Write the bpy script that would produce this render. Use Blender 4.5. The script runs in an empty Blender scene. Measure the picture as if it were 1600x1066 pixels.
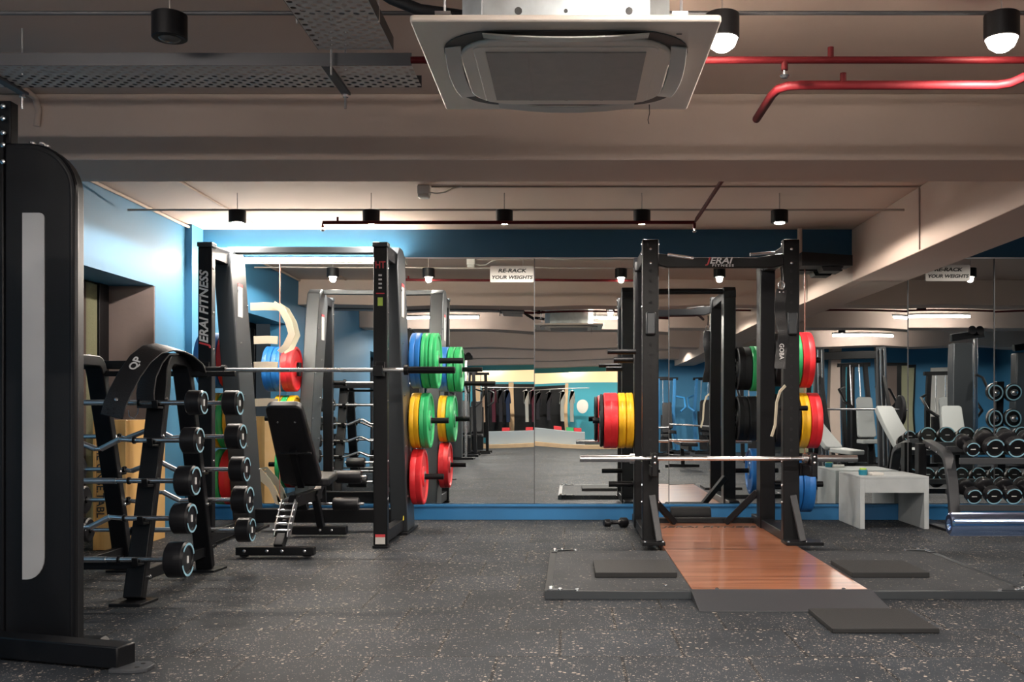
import bpy, bmesh, math, random
from mathutils import Vector, Matrix
random.seed(7)
PI = math.pi
SC = bpy.context.scene
COL = SC.collection
# ------------------------------------------------------------------ camera, world, exposure
cam_d = bpy.data.cameras.new('camera'); cam = bpy.data.objects.new('camera', cam_d); COL.objects.link(cam)
cam.location = (0, 0, 1.0); cam.rotation_euler = (PI/2, 0, 0)
cam_d.sensor_width = 36; cam_d.lens = 36.0; cam_d.clip_start = .05
cam_d.shift_x = -90/1600; cam_d.shift_y = 105/1600
SC.camera = cam
w = bpy.data.worlds.new('world'); SC.world = w; w.use_nodes = True
w.node_tree.nodes['Background'].inputs[0].default_value = (.5, .6, .7, 1)
w.node_tree.nodes['Background'].inputs[1].default_value = .03
SC.view_settings.view_transform = 'Standard'; SC.view_settings.look = 'None'
SC.view_settings.gamma = 1; SC.view_settings.use_curve_mapping = False
SC.view_settings.exposure = 1.15
SPOT_W = 58; BAT_W = 13
WARM = (1.0, .90, .80)

WALL_Y = 9.2; CEIL = 2.61; LEFT_X = -3.36; BACK_Y = -13.0; RIGHT_X = 9.0

# ------------------------------------------------------------------ materials
MATS = {}
def nd(nt, t, **kw):
    n = nt.nodes.new(t)
    for k, v in kw.items(): setattr(n, k, v)
    return n
def mat(name, col, rough=.5, metal=0.0, bump=0, bscale=80, var=0.0, vscale=3.0, spec=.5, coat=0, emit=None, estr=0, alpha=1, trans=0, sheen=0):
    if name in MATS: return MATS[name]
    m = bpy.data.materials.new(name); m.use_nodes = True; nt = m.node_tree
    b = nt.nodes['Principled BSDF']
    b.inputs['Base Color'].default_value = (*col, 1)
    b.inputs['Roughness'].default_value = rough
    b.inputs['Metallic'].default_value = metal
    b.inputs['Specular IOR Level'].default_value = spec
    b.inputs['Coat Weight'].default_value = coat
    b.inputs['Transmission Weight'].default_value = trans
    tc = nd(nt, 'ShaderNodeTexCoord')
    if emit:
        b.inputs['Emission Color'].default_value = (*emit, 1); b.inputs['Emission Strength'].default_value = estr
    if var > 0:
        n = nd(nt, 'ShaderNodeTexNoise'); n.inputs['Scale'].default_value = vscale; n.inputs['Detail'].default_value = 5
        nt.links.new(tc.outputs['Object'], n.inputs['Vector'])
        mr = nd(nt, 'ShaderNodeMapRange'); mr.inputs[1].default_value = .3; mr.inputs[2].default_value = .7
        mr.inputs[3].default_value = 1-var; mr.inputs[4].default_value = 1+var
        nt.links.new(n.outputs['Fac'], mr.inputs[0])
        mx = nd(nt, 'ShaderNodeVectorMath', operation='SCALE'); mx.inputs[0].default_value = col
        nt.links.new(mr.outputs[0], mx.inputs['Scale']); nt.links.new(mx.outputs[0], b.inputs['Base Color'])
    if bump > 0:
        n2 = nd(nt, 'ShaderNodeTexNoise'); n2.inputs['Scale'].default_value = bscale; n2.inputs['Detail'].default_value = 3
        nt.links.new(tc.outputs['Object'], n2.inputs['Vector'])
        bp = nd(nt, 'ShaderNodeBump'); bp.inputs['Strength'].default_value = bump; bp.inputs['Distance'].default_value = .004
        nt.links.new(n2.outputs['Fac'], bp.inputs['Height']); nt.links.new(bp.outputs[0], b.inputs['Normal'])
    MATS[name] = m
    return m
BLACK = mat('black_powder_coat', (.0042, .0046, .006), .42, bump=.1, bscale=300, spec=.24)
GRAPH = mat('graphite_powder_coat', (.042, .048, .054), .38, .3, bump=.1, bscale=300)
DGREY = mat('dark_grey_paint', (.035, .038, .044), .45, bump=.1, bscale=200)
RUBBER = mat('black_rubber', (.009, .009, .011), .6, bump=.2, bscale=150, spec=.3)
VINYL = mat('black_vinyl', (.009, .009, .011), .40, bump=.25, bscale=220, spec=.35)
GVINYL = mat('grey_vinyl', (.32, .34, .34), .45, bump=.2, bscale=200)
LEATHER = mat('black_leather', (.014, .014, .016), .36, bump=.4, bscale=120)
CHROME = mat('chrome', (.86, .87, .89), .22, 1.0, bump=.02, bscale=300)
STEEL = mat('brushed_steel', (.6, .6, .62), .32, 1.0, bump=.05, bscale=200)
GALV = mat('galvanised_steel', (.62, .68, .70), .4, .75, var=.12, vscale=14)
BOLT = mat('zinc_bolt', (.75, .76, .78), .25, 1.0)
WHITE = mat('white_plastic', (.62, .60, .56), .4, var=.03)
PANELW = mat('aged_white_plastic', (.80, .71, .62), .38, var=.03)
GRILLE = mat('taupe_grille_plastic', (.40, .36, .33), .6, var=.05, vscale=20)
VENTG = mat('dark_vent_plastic', (.06, .06, .06), .5)  # dark grey of the vent channel, ports and emblem
REDP = mat('red_pipe_paint', (.075, .005, .007), .55, var=.1, spec=.15)
CREAM = mat('beige_plaster', (.55, .435, .37), .85, bump=.25, bscale=25, var=.03, vscale=1.2)
BLUEW = mat('blue_wall_paint', (.04, .185, .34), .62, bump=.15, bscale=30, var=.04, vscale=1.5)
BLUED = mat('deep_blue_wall_paint', (.009, .078, .16), .55, bump=.15, bscale=30, var=.04)
BLUEB = mat('blue_skirting_paint', (.02, .155, .36), .42, bump=.1, bscale=60, var=.06)
JAMB = mat('taupe_jamb_plaster', (.27, .21, .195), .8, bump=.2, bscale=30, var=.04)
PR = mat('red_bumper_rubber', (.72, .022, .03), .42, bump=.05, var=.05)
PY = mat('yellow_bumper_rubber', (.80, .44, .012), .42, bump=.05, var=.05)
PG = mat('green_bumper_rubber', (.03, .40, .13), .42, bump=.05, var=.05)
PB = mat('blue_bumper_rubber', (.018, .16, .50), .42, bump=.05, var=.05)
URETH = mat('black_urethane', (.009, .009, .011), .35, bump=.05, spec=.35)
RINGB = mat('pale_blue_ring_print', (.30, .55, .68), .45)
TXTW = mat('white_lettering', (.75, .75, .75), .5)
TXTR = mat('red_lettering', (.65, .05, .06), .5)
TXTK = mat('black_lettering', (.03, .03, .03), .6)
FROST = mat('frosted_grey_plastic', (.33, .34, .35), .45, var=.12, vscale=1.5)
YELW = mat('yellow_sticker', (.8, .65, .05), .5)
WHPAINT = mat('chalky_white_painted_wood', (.40, .43, .44), .6, bump=.3, bscale=40, var=.09, vscale=5)
CREAMC = mat('cream_cotton', (.52, .47, .36), .85, bump=.5, bscale=200)
COPPER = mat('copper_edge_strip', (.42, .17, .13), .4)
TEAL = mat('teal_plastic', (.02, .2, .28), .35)
LIME = mat('lime_plastic', (.45, .65, .08), .4)
CURT = mat('olive_curtain_fabric', (.30, .30, .19), .85, bump=.4, bscale=60)
CURTB = mat('brown_curtain_fabric', (.16, .12, .105), .85, bump=.4, bscale=60)
TEALW = mat('turquoise_wall_paint', (.03, .30, .40), .5)
TANW = mat('tan_wood_laminate', (.55, .38, .22), .5, var=.1, vscale=4)
LGREY = mat('light_grey_laminate', (.36, .42, .46), .5)
COATR = mat('maroon_cloth', (.12, .02, .04), .8); COATK = mat('charcoal_cloth', (.03, .03, .04), .8)
COATW = mat('white_cloth', (.6, .62, .58), .8); COATB = mat('navy_cloth', (.02, .04, .10), .8); COATO = mat('peach_cloth', (.6, .4, .27), .8)
GLOW = mat('lamp_lens', (1, .9, .8), .5, emit=(1, .86, .70), estr=55)
TUBEM = mat('tube_lamp_glow', (1, .9, .8), .5, emit=(1, .87, .72), estr=100)
GLOWC = mat('added_tube_glow', (1, 1, 1), .5, emit=(1, .93, .87), estr=34)  # glow of the added batten tubes
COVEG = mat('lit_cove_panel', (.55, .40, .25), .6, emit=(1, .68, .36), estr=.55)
CONDM = mat('painted_conduit', (.36, .31, .28), .6)
TRAYG = mat('grey_painted_tray_steel', (.075, .075, .082), .5, .2)
FRONTOFF = mat('unlit_lamp_lens', (.05, .05, .05), .2)

def ramp(nt, fac, stops):
    r = nd(nt, 'ShaderNodeValToRGB'); e = r.color_ramp.elements
    while len(e) < len(stops): e.new(.5)
    for i, (p, c) in enumerate(stops): e[i].position = p; e[i].color = (*c, 1)
    nt.links.new(fac, r.inputs[0]); return r
def mth(nt, op, a, b=None, c=None):
    n = nd(nt, 'ShaderNodeMath', operation=op)
    for i, v in enumerate((a, b, c)):
        if v is None: continue
        if isinstance(v, (int, float)): n.inputs[i].default_value = v
        else: nt.links.new(v, n.inputs[i])
    return n.outputs[0]
def floor_mat(name, base=(.026, .031, .038), tiles=True, fleck=1.0):
    m = bpy.data.materials.new(name); m.use_nodes = True; nt = m.node_tree; b = nt.nodes['Principled BSDF']
    tc = nd(nt, 'ShaderNodeTexCoord'); V = tc.outputs['Object']
    big = nd(nt, 'ShaderNodeTexNoise'); big.inputs['Scale'].default_value = 1.9; big.inputs['Detail'].default_value = 6; big.inputs['Roughness'].default_value = .7
    nt.links.new(V, big.inputs['Vector'])
    dens = nd(nt, 'ShaderNodeMapRange'); nt.links.new(big.outputs['Fac'], dens.inputs[0])
    dens.inputs[1].default_value = .35; dens.inputs[2].default_value = .72; dens.inputs[3].default_value = .12; dens.inputs[4].default_value = .62
    total = None
    density = dens.outputs[0]
    if tiles:
        mp = nd(nt, 'ShaderNodeMapping'); mp.inputs['Location'].default_value = (.14, .13, 0); nt.links.new(V, mp.inputs[0])
        br = nd(nt, 'ShaderNodeTexBrick'); nt.links.new(mp.outputs[0], br.inputs['Vector'])
        br.offset = .5; br.inputs['Scale'].default_value = 1; br.inputs['Brick Width'].default_value = .5; br.inputs['Row Height'].default_value = .5
        br.inputs['Mortar Size'].default_value = .007; br.inputs['Mortar Smooth'].default_value = .2
        br.inputs['Color1'].default_value = (0, 0, 0, 1); br.inputs['Color2'].default_value = (1, 1, 1, 1); br.inputs['Mortar'].default_value = (.5, .5, .5, 1)
        br2 = nd(nt, 'ShaderNodeTexBrick'); nt.links.new(mp.outputs[0], br2.inputs['Vector'])
        br2.offset = .5; br2.inputs['Scale'].default_value = 1; br2.inputs['Brick Width'].default_value = .5; br2.inputs['Row Height'].default_value = .5
        br2.inputs['Mortar Size'].default_value = .03; br2.inputs['Mortar Smooth'].default_value = 1
        density = mth(nt, 'ADD', density, mth(nt, 'MULTIPLY', br2.outputs['Fac'], .45))
    for sc_, th in ((58, .34), (110, .33), (200, .36)):
        v = nd(nt, 'ShaderNodeTexVoronoi'); v.inputs['Scale'].default_value = sc_; nt.links.new(V, v.inputs['Vector'])
        sep = nd(nt, 'ShaderNodeSeparateColor'); nt.links.new(v.outputs['Color'], sep.inputs[0])
        sel = mth(nt, 'LESS_THAN', sep.outputs[0], mth(nt, 'MULTIPLY', density, .42*fleck))
        spot = mth(nt, 'LESS_THAN', v.outputs['Distance'], mth(nt, 'MULTIPLY', sep.outputs[1], th*1.5))
        f = mth(nt, 'MULTIPLY', mth(nt, 'MULTIPLY', sel, spot), mth(nt, 'MULTIPLY_ADD', sep.outputs[2], .7, .3))
        total = f if total is None else mth(nt, 'MAXIMUM', total, f)
    tone = nd(nt, 'ShaderNodeMapRange'); nt.links.new(big.outputs['Fac'], tone.inputs[0])
    tone.inputs[1].default_value = .3; tone.inputs[2].default_value = .7; tone.inputs[3].default_value = .75; tone.inputs[4].default_value = 1.3
    t = tone.outputs[0]
    if tiles:
        sp = nd(nt, 'ShaderNodeSeparateColor'); nt.links.new(br.outputs['Color'], sp.inputs[0])
        t = mth(nt, 'MULTIPLY', t, mth(nt, 'MULTIPLY_ADD', sp.outputs[0], .40, .80))
        t = mth(nt, 'MULTIPLY', t, mth(nt, 'MULTIPLY_ADD', br.outputs['Fac'], -.75, 1))
    sc = nd(nt, 'ShaderNodeVectorMath', operation='SCALE'); sc.inputs[0].default_value = base; nt.links.new(t, sc.inputs['Scale'])
    mx = nd(nt, 'ShaderNodeMix', data_type='RGBA'); nt.links.new(total, mx.inputs[0]); nt.links.new(sc.outputs[0], mx.inputs[6]); mx.inputs[7].default_value = (.40, .34, .28, 1)
    nt.links.new(mx.outputs[2], b.inputs['Base Color']); b.inputs['Roughness'].default_value = .66; b.inputs['Specular IOR Level'].default_value = .13
    nb = nd(nt, 'ShaderNodeTexNoise'); nb.inputs['Scale'].default_value = 160; nt.links.new(V, nb.inputs['Vector'])
    bp = nd(nt, 'ShaderNodeBump'); bp.inputs['Strength'].default_value = .35; bp.inputs['Distance'].default_value = .003
    nt.links.new(nb.outputs['Fac'], bp.inputs['Height']); nt.links.new(bp.outputs[0], b.inputs['Normal'])
    MATS[name] = m; return m
FLOORM = floor_mat('speckled_rubber_floor')
PLATM = floor_mat('grey_speckled_platform_rubber', (.040, .043, .048), False, .35)
def wood_mat(name, cols, stripe=(0, 1, 0), scale=18, rough=.28):
    m = bpy.data.materials.new(name); m.use_nodes = True; nt = m.node_tree; b = nt.nodes['Principled BSDF']
    tc = nd(nt, 'ShaderNodeTexCoord'); mp = nd(nt, 'ShaderNodeMapping'); nt.links.new(tc.outputs['Object'], mp.inputs[0])
    mp.inputs['Scale'].default_value = tuple(scale if s else scale*.06 for s in stripe)
    n = nd(nt, 'ShaderNodeTexNoise'); n.inputs['Scale'].default_value = 1; n.inputs['Detail'].default_value = 6; nt.links.new(mp.outputs[0], n.inputs['Vector'])
    r = ramp(nt, n.outputs['Fac'], [(.3, cols[0]), (.5, cols[1]), (.7, cols[2])])
    nt.links.new(r.outputs[0], b.inputs['Base Color']); b.inputs['Roughness'].default_value = rough
    b.inputs['Coat Weight'].default_value = .7; b.inputs['Coat Roughness'].default_value = .12
    MATS[name] = m; return m
WOODP = wood_mat('orange_wood_lifting_deck', [(.22, .075, .035), (.42, .15, .07), (.58, .26, .14)])
PLY = wood_mat('pale_plywood', [(.50, .27, .08), (.62, .36, .12), (.70, .43, .17)], (1, 0, 0), 14, .5)
def perf_mat(name, col):
    m = bpy.data.materials.new(name); m.use_nodes = True; nt = m.node_tree; b = nt.nodes['Principled BSDF']
    tc = nd(nt, 'ShaderNodeTexCoord'); mp = nd(nt, 'ShaderNodeMapping'); nt.links.new(tc.outputs['Object'], mp.inputs[0])
    mp.inputs['Rotation'].default_value = (0, 0, PI/4)
    sx = nd(nt, 'ShaderNodeVectorMath', operation='MULTIPLY'); sx.inputs[1].default_value = (1, 1, 0); nt.links.new(mp.outputs[0], sx.inputs[0])
    v = nd(nt, 'ShaderNodeTexVoronoi'); v.inputs['Scale'].default_value = 27; v.inputs['Randomness'].default_value = 0; nt.links.new(sx.outputs[0], v.inputs['Vector'])
    h = mth(nt, 'GREATER_THAN', v.outputs['Distance'], .30)
    nt.links.new(h, b.inputs['Alpha']); b.inputs['Base Color'].default_value = (*col, 1); b.inputs['Roughness'].default_value = .6
    MATS[name] = m; return m
PERF = perf_mat('perforated_painted_steel', (.66, .60, .55))
def mirror_mat():
    m = bpy.data.materials.new('silvered_mirror'); m.use_nodes = True; nt = m.node_tree; b = nt.nodes['Principled BSDF']
    b.inputs['Base Color'].default_value = (.83, .87, .87, 1); b.inputs['Metallic'].default_value = 1; b.inputs['Roughness'].default_value = .004
    tc = nd(nt, 'ShaderNodeTexCoord'); mp = nd(nt, 'ShaderNodeMapping'); nt.links.new(tc.outputs['Object'], mp.inputs[0]); mp.inputs['Scale'].default_value = (.9, 1, 1.7)
    n = nd(nt, 'ShaderNodeTexNoise'); n.inputs['Scale'].default_value = 1.1; n.inputs['Detail'].default_value = 0; nt.links.new(mp.outputs[0], n.inputs['Vector'])
    bp = nd(nt, 'ShaderNodeBump'); bp.inputs['Strength'].default_value = 1; bp.inputs['Distance'].default_value = .0022
    nt.links.new(n.outputs['Fac'], bp.inputs['Height']); nt.links.new(bp.outputs[0], b.inputs['Normal'])
    MATS['silvered_mirror'] = m; return m
MIRROR = mirror_mat()

# ------------------------------------------------------------------ object helpers
def props(o, label=None, cat=None, group=None, kind=None):
    if label: o['label'] = label
    if cat: o['category'] = cat
    if group: o['group'] = group
    if kind: o['kind'] = kind
    return o
def thing(name, label, cat, loc=(0, 0, 0), group=None):
    o = bpy.data.objects.new(name, None); COL.objects.link(o); o.location = loc; o.empty_display_size = .1
    return props(o, label, cat, group)
def wloc(o):
    v = Vector((0, 0, 0))
    while o: v = v + Vector(o.location); o = o.parent
    return v
def kids(o): return [c for c in bpy.data.objects if c.parent == o]
def frame_of(d):
    d = d.normalized(); up = Vector((0, 0, 1)) if abs(d.z) < .95 else Vector((0, 1, 0))
    a = d.cross(up).normalized(); return a, a.cross(d).normalized()
class MB:
    """collects shapes in world coordinates and links them as ONE mesh object"""
    def __init__(s): s.bm = bmesh.new()
    def _faces(s, vs, fs):
        V = [s.bm.verts.new(v) for v in vs]
        for f in fs:
            try: s.bm.faces.new([V[i] for i in f])
            except ValueError: pass
        return s
    def box(s, x0, x1, y0, y1, z0, z1):
        vs = [(x, y, z) for z in (z0, z1) for y in (y0, y1) for x in (x0, x1)]
        return s._faces(vs, [(0, 2, 3, 1), (4, 5, 7, 6), (0, 1, 5, 4), (2, 6, 7, 3), (0, 4, 6, 2), (1, 3, 7, 5)])
    def cbox(s, c, d, rz=0, rx=0, ry=0):
        M = Matrix.Translation(c) @ Matrix.Rotation(rz, 4, 'Z') @ Matrix.Rotation(ry, 4, 'Y') @ Matrix.Rotation(rx, 4, 'X')
        vs = [M @ Vector((x*d[0]/2, y*d[1]/2, z*d[2]/2)) for z in (-1, 1) for y in (-1, 1) for x in (-1, 1)]
        return s._faces(vs, [(0, 2, 3, 1), (4, 5, 7, 6), (0, 1, 5, 4), (2, 6, 7, 3), (0, 4, 6, 2), (1, 3, 7, 5)])
    def bar(s, p0, p1, w, h, side=None):
        """rectangular bar; w along 'side' direction, h along the other"""
        p0, p1 = Vector(p0), Vector(p1); d = (p1-p0).normalized()
        if side is None: a, b = frame_of(p1-p0)
        else: a = Vector(side); a = (a-d*a.dot(d)).normalized(); b = a.cross(d).normalized()
        vs = []
        for p in (p0, p1):
            for i, j in ((-1, -1), (1, -1), (1, 1), (-1, 1)): vs.append(p + a*i*w/2 + b*j*h/2)
        return s._faces(vs, [(3, 2, 1, 0), (4, 5, 6, 7), (0, 1, 5, 4), (1, 2, 6, 5), (2, 3, 7, 6), (3, 0, 4, 7)])
    def tube(s, pts, r, n=12, closed=False):
        pts = [Vector(p) for p in pts]; rs = r if isinstance(r, (list, tuple)) else [r]*len(pts)
        rings = []; a = None
        for i, p in enumerate(pts):
            if closed: t = pts[(i+1) % len(pts)]-pts[i-1]
            else: t = (pts[min(i+1, len(pts)-1)]-pts[max(i-1, 0)])
            t.normalize()
            if a is None: a, _ = frame_of(t)
            a = (a-t*a.dot(t)).normalized(); b = t.cross(a)
            rings.append([s.bm.verts.new(p+(a*math.cos(k*2*PI/n)+b*math.sin(k*2*PI/n))*rs[i]) for k in range(n)])
        m = len(rings)
        for i in range(m if closed else m-1):
            A, B = rings[i], rings[(i+1) % m]
            for k in range(n):
                try: s.bm.faces.new((A[k], A[(k+1) % n], B[(k+1) % n], B[k]))
                except ValueError: pass
        if not closed:
            s.bm.faces.new(rings[0][::-1]); s.bm.faces.new(rings[-1])
        return s
    def cyl(s, p0, p1, r, n=24, r1=None): return s.tube([p0, p1], [r, r if r1 is None else r1], n)
    def lathe(s, prof, o, ax, n=40):
        """prof: (distance along axis, radius)"""
        o, ax = Vector(o), Vector(ax).normalized(); a, b = frame_of(ax); rings = []
        for t, r in prof:
            if r < 1e-6: rings.append([s.bm.verts.new(o+ax*t)])
            else: rings.append([s.bm.verts.new(o+ax*t+(a*math.cos(k*2*PI/n)+b*math.sin(k*2*PI/n))*r) for k in range(n)])
        for A, B in zip(rings, rings[1:]):
            for k in range(n):
                q = [A[k % len(A)], A[(k+1) % len(A)], B[(k+1) % len(B)], B[k % len(B)]]
                u = []
                for v in q:
                    if v not in u: u.append(v)
                if len(u) > 2:
                    try: s.bm.faces.new(u)
                    except ValueError: pass
        return s
    def prism(s, poly, axis, a0, a1):
        """poly: 2-D points in the plane normal to axis ('x': (y,z), 'y': (x,z), 'z': (x,y))"""
        def P(p, t): return {'x': (t, p[0], p[1]), 'y': (p[0], t, p[1]), 'z': (p[0], p[1], t)}[axis]
        n = len(poly); A = [s.bm.verts.new(P(p, a0)) for p in poly]; B = [s.bm.verts.new(P(p, a1)) for p in poly]
        s.bm.faces.new(A[::-1]); s.bm.faces.new(B)
        for i in range(n): s.bm.faces.new((A[i], A[(i+1) % n], B[(i+1) % n], B[i]))
        return s
    def ribbon(s, pts, width_dir, w, t):
        """flat strap following pts, width along width_dir, thickness t"""
        pts = [Vector(p) for p in pts]; wd = Vector(width_dir).normalized(); rings = []
        for i, p in enumerate(pts):
            d = (pts[min(i+1, len(pts)-1)]-pts[max(i-1, 0)]).normalized(); q = (wd-d*wd.dot(d)).normalized(); nn = d.cross(q)
            rings.append([s.bm.verts.new(p+q*i2*w/2+nn*j*t/2) for i2, j in ((-1, -1), (1, -1), (1, 1), (-1, 1))])
        for A, B in zip(rings, rings[1:]):
            for k in range(4): s.bm.faces.new((A[k], A[(k+1) % 4], B[(k+1) % 4], B[k]))
        s.bm.faces.new(rings[0][::-1]); s.bm.faces.new(rings[-1]); return s
    def build(s, name, m, parent=None, bevel=0, seg=2, label=None, kind=None, smooth=35):
        bmesh.ops.recalc_face_normals(s.bm, faces=s.bm.faces)
        co = [v.co for v in s.bm.verts]
        if parent: off = wloc(parent)
        else:
            xs = [c.x for c in co]; ys = [c.y for c in co]; zs = [c.z for c in co]
            off = Vector(((min(xs)+max(xs))/2, (min(ys)+max(ys))/2, min(zs)))
        for v in s.bm.verts: v.co -= off
        me = bpy.data.meshes.new(name); s.bm.to_mesh(me); s.bm.free(); me.materials.append(m)
        if smooth:
            me.polygons.foreach_set('use_smooth', [True]*len(me.polygons)); me.set_sharp_from_angle(angle=math.radians(smooth))
        o = bpy.data.objects.new(name, me); COL.objects.link(o)
        if parent: o.parent = parent
        else: o.location = off
        if bevel:
            md = o.modifiers.new('bevel', 'BEVEL'); md.width = bevel; md.segments = seg; md.limit_method = 'ANGLE'; md.angle_limit = math.radians(40)
        if label: o['label'] = label
        if kind: o['kind'] = kind
        return o
def copy_tree(o, parent=None, loc=None, label=None, group=None):
    kd = KID.get(o.name) or [c for c in bpy.data.objects if c.parent == o]
    c = o.copy(); COL.objects.link(c)
    if parent: c.parent = parent
    if loc is not None: c.location = loc
    if label: c['label'] = label
    if group: c['group'] = group
    for ch in kd: copy_tree(ch, c)
    return c
KID = {}
def text(s, parent, m, origin, size, xdir=(1, 0, 0), ydir=(0, 0, 1), depth=.0015, shear=0, name='lettering', align='CENTER', sx=1.0, bold=.012, label=None, space=1.0):
    cu = bpy.data.curves.new('t', 'FONT'); cu.body = s; cu.size = size; cu.extrude = depth; cu.align_x = align; cu.align_y = 'CENTER'; cu.shear = shear; cu.offset = bold*size; cu.space_character = space
    cu.resolution_u = 3
    to = bpy.data.objects.new('t', cu); COL.objects.link(to)
    dg = bpy.context.evaluated_depsgraph_get(); me = bpy.data.meshes.new_from_object(to.evaluated_get(dg))
    bpy.data.objects.remove(to); bpy.data.curves.remove(cu)
    X, Y = Vector(xdir).normalized(), Vector(ydir).normalized(); Z = X.cross(Y); off = Vector(origin)-(wloc(parent) if parent else Vector())
    for v in me.vertices: c = v.co.copy(); v.co = X*c.x*sx+Y*c.y+Z*c.z+off
    me.materials.clear(); me.materials.append(m)
    o = bpy.data.objects.new(name, me); COL.objects.link(o)
    if parent: o.parent = parent
    if label: o['label'] = label
    return o
def bolts(mb, pts, ax, r=.011, t=.008):
    for p in pts: mb.lathe([(0, r), (t*.7, r*.95), (t, r*.6), (t, 0)], p, ax, 10)
    return mb
def rrect(cx, cy, w, h, r, n=6):
    pts = []
    for (sx, sy, a0) in ((1, -1, -PI/2), (1, 1, 0), (-1, 1, PI/2), (-1, -1, PI)):
        for k in range(n+1):
            a = a0+k*PI/2/n; pts.append((cx+sx*(w/2-r)+r*math.cos(a), cy+sy*(h/2-r)+r*math.sin(a)))
    return pts
def struct(name, mb, m, bevel=0, smooth=35): return mb.build(name, m, None, bevel, kind='structure', smooth=smooth)
def arc(c, r, a0, a1, n, f): return [f(c[0]+r*math.cos(a0+(a1-a0)*k/n), c[1]+r*math.sin(a0+(a1-a0)*k/n)) for k in range(n+1)]

# ------------------------------------------------------------------ the room
struct('floor', MB().box(-5, RIGHT_X+.2, BACK_Y-1, WALL_Y+.3, -.1, 0), FLOORM)
struct('ceiling', MB().box(-5, RIGHT_X+.2, BACK_Y-1, WALL_Y+.3, CEIL, CEIL+.15), CREAM)
struct('wall_back', MB().box(-5, RIGHT_X+.2, WALL_Y+.02, WALL_Y+.2, 0, CEIL), BLUED)
struct('wall_camera_side', MB().box(-5, RIGHT_X+.2, BACK_Y-.2, BACK_Y, 0, CEIL), TEALW)
struct('wall_right', MB().box(RIGHT_X, RIGHT_X+.2, BACK_Y, WALL_Y+.02, 0, CEIL), BLUEW)
# left wall with the door-high window recess (Y 6.4 to 8.3) and further recesses towards the camera side
m = MB()
rec = [(6.2, 8.3), (-1.5, 1.2), (-7.5, -4.5)]
ys = [WALL_Y+.02] + [v for r in rec for v in (r[1], r[0])] + [BACK_Y]
for i in range(0, len(ys), 2): m.box(LEFT_X-.2, LEFT_X, ys[i+1], ys[i], 0, CEIL)
for r in rec: m.box(LEFT_X-.37, LEFT_X, r[0], r[1], 1.99, CEIL)
struct('wall_left', m, BLUEW)
m = MB()
for r in rec: m.box(LEFT_X-.40, LEFT_X-.202, r[1]+.001, r[1]+.12, 0, 2.2).box(LEFT_X-.202, LEFT_X-.003, r[1]-.012, r[1]-.001, 0, 1.989).box(LEFT_X-.40, LEFT_X-.202, r[1]-.012, r[1]+.001, 0, 1.989)
struct('trim_1', m, JAMB)
m = MB()
for r in rec: m.box(LEFT_X-.60, LEFT_X-.55, r[0]-.3, r[1]+.3, 0, 2.3)
struct('wall_window_side', m, CURTB)
for i, r in enumerate(rec):
    m = MB(); y0, y1 = r
    for k in range(5):
        y = y0+(y1-y0)*k/4; m.box(LEFT_X-.43, LEFT_X-.38, y-.035, y+.035, 0, 1.99)
    m.box(LEFT_X-.40, LEFT_X-.34, y0+.885*(y1-y0), y0+.965*(y1-y0), 0, 1.985)
    m.box(LEFT_X-.43, LEFT_X-.38, y0, y1, .0, .08).box(LEFT_X-.43, LEFT_X-.38, y0, y1, 1.93, 2.0)
    f = struct('window_%d' % (i+1), m, BLACK, .004)
    for k, (a, b) in enumerate(((.06, .34), (.45, .60), (.66, .72), (.722, .79), (.792, .88))):
        y2 = y0+(y1-y0)*a; y3 = y0+(y1-y0)*b; pts = []; n = 28
        front = [((LEFT_X-.36 if k > 1 else LEFT_X-.50)+.018*math.sin(j*1.55), y2+(y3-y2)*j/n) for j in range(n+1)]
        MB().prism(front+[(x-.01, y) for x, y in front[::-1]], 'z', .02, 1.97).build('curtain', (TEALW, CURT, TEALW, CURTB, CURT)[k], f)
# blue corner pier, beams
struct('trim_2', MB().box(LEFT_X, LEFT_X+.06, WALL_Y-.25, WALL_Y+.02, 0, CEIL), BLUEW)
def wavybeam(x0, x1, y0, y1, z0, z1): return MB().box(x0, x1, y0, y1, z0, z1)
struct('trim_3', wavybeam(-3.36, RIGHT_X, 5.24, 5.74, 2.27, CEIL), CREAM, .006)
for k, (a, b) in enumerate(((1.55, 2.05), (-2.2, -1.7), (-5.9, -5.4), (-9.6, -9.1))):
    struct('trim_%d' % (4+k), MB().box(-3.36, RIGHT_X, a, b, 2.27, CEIL), CREAM, .006)
struct('trim_8', MB().box(2.54, 3.02, -6.5, WALL_Y+.02, 2.14, CEIL), CREAM, .006)
struct('baseboard_back', MB().box(-3.30, RIGHT_X, WALL_Y-.045, WALL_Y+.02, 0, .142).box(-3.30, RIGHT_X, WALL_Y-.06, WALL_Y+.02, .118, .142), BLUEB, .003)
# mirror panels
seams = [-3.28, -2.60, -1.52, -.316, .891, 2.11, 3.036, 3.81, 5.0, 6.2]
mlab = ['narrow wall mirror panel in the left corner behind the tall power rack', 'wall mirror panel behind the adjustable bench',
        'wall mirror panel just right of the red and green plates', 'wall mirror panel left of the lifting platform rack, after the weights sign',
        'wall mirror panel framed by the posts of the platform rack', 'wall mirror panel behind the white wooden bench',
        'narrow wall mirror panel under the end of the ceiling beam', 'wall mirror panel behind the dumbbell rack at the right edge', 'wall mirror panel past the dumbbell rack']
tilts = [(0, .0), (.0005, .0), (.0022, .0), (.0026, .0), (.0012, 0), (.001, 0), (.001, 0), (.0015, 0), (.001, 0)]
for i in range(9):
    a, b = seams[i]+.003, seams[i+1]-.003
    m = MB().box(a, b, WALL_Y-.012, WALL_Y, .143, 2.342)
    o = m.build('wall_mirror', MIRROR, None, 0, smooth=0); props(o, mlab[i], 'mirror', 'mirror panels along the far wall')
    o.rotation_euler = (-tilts[i][0], 0, 0)
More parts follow.
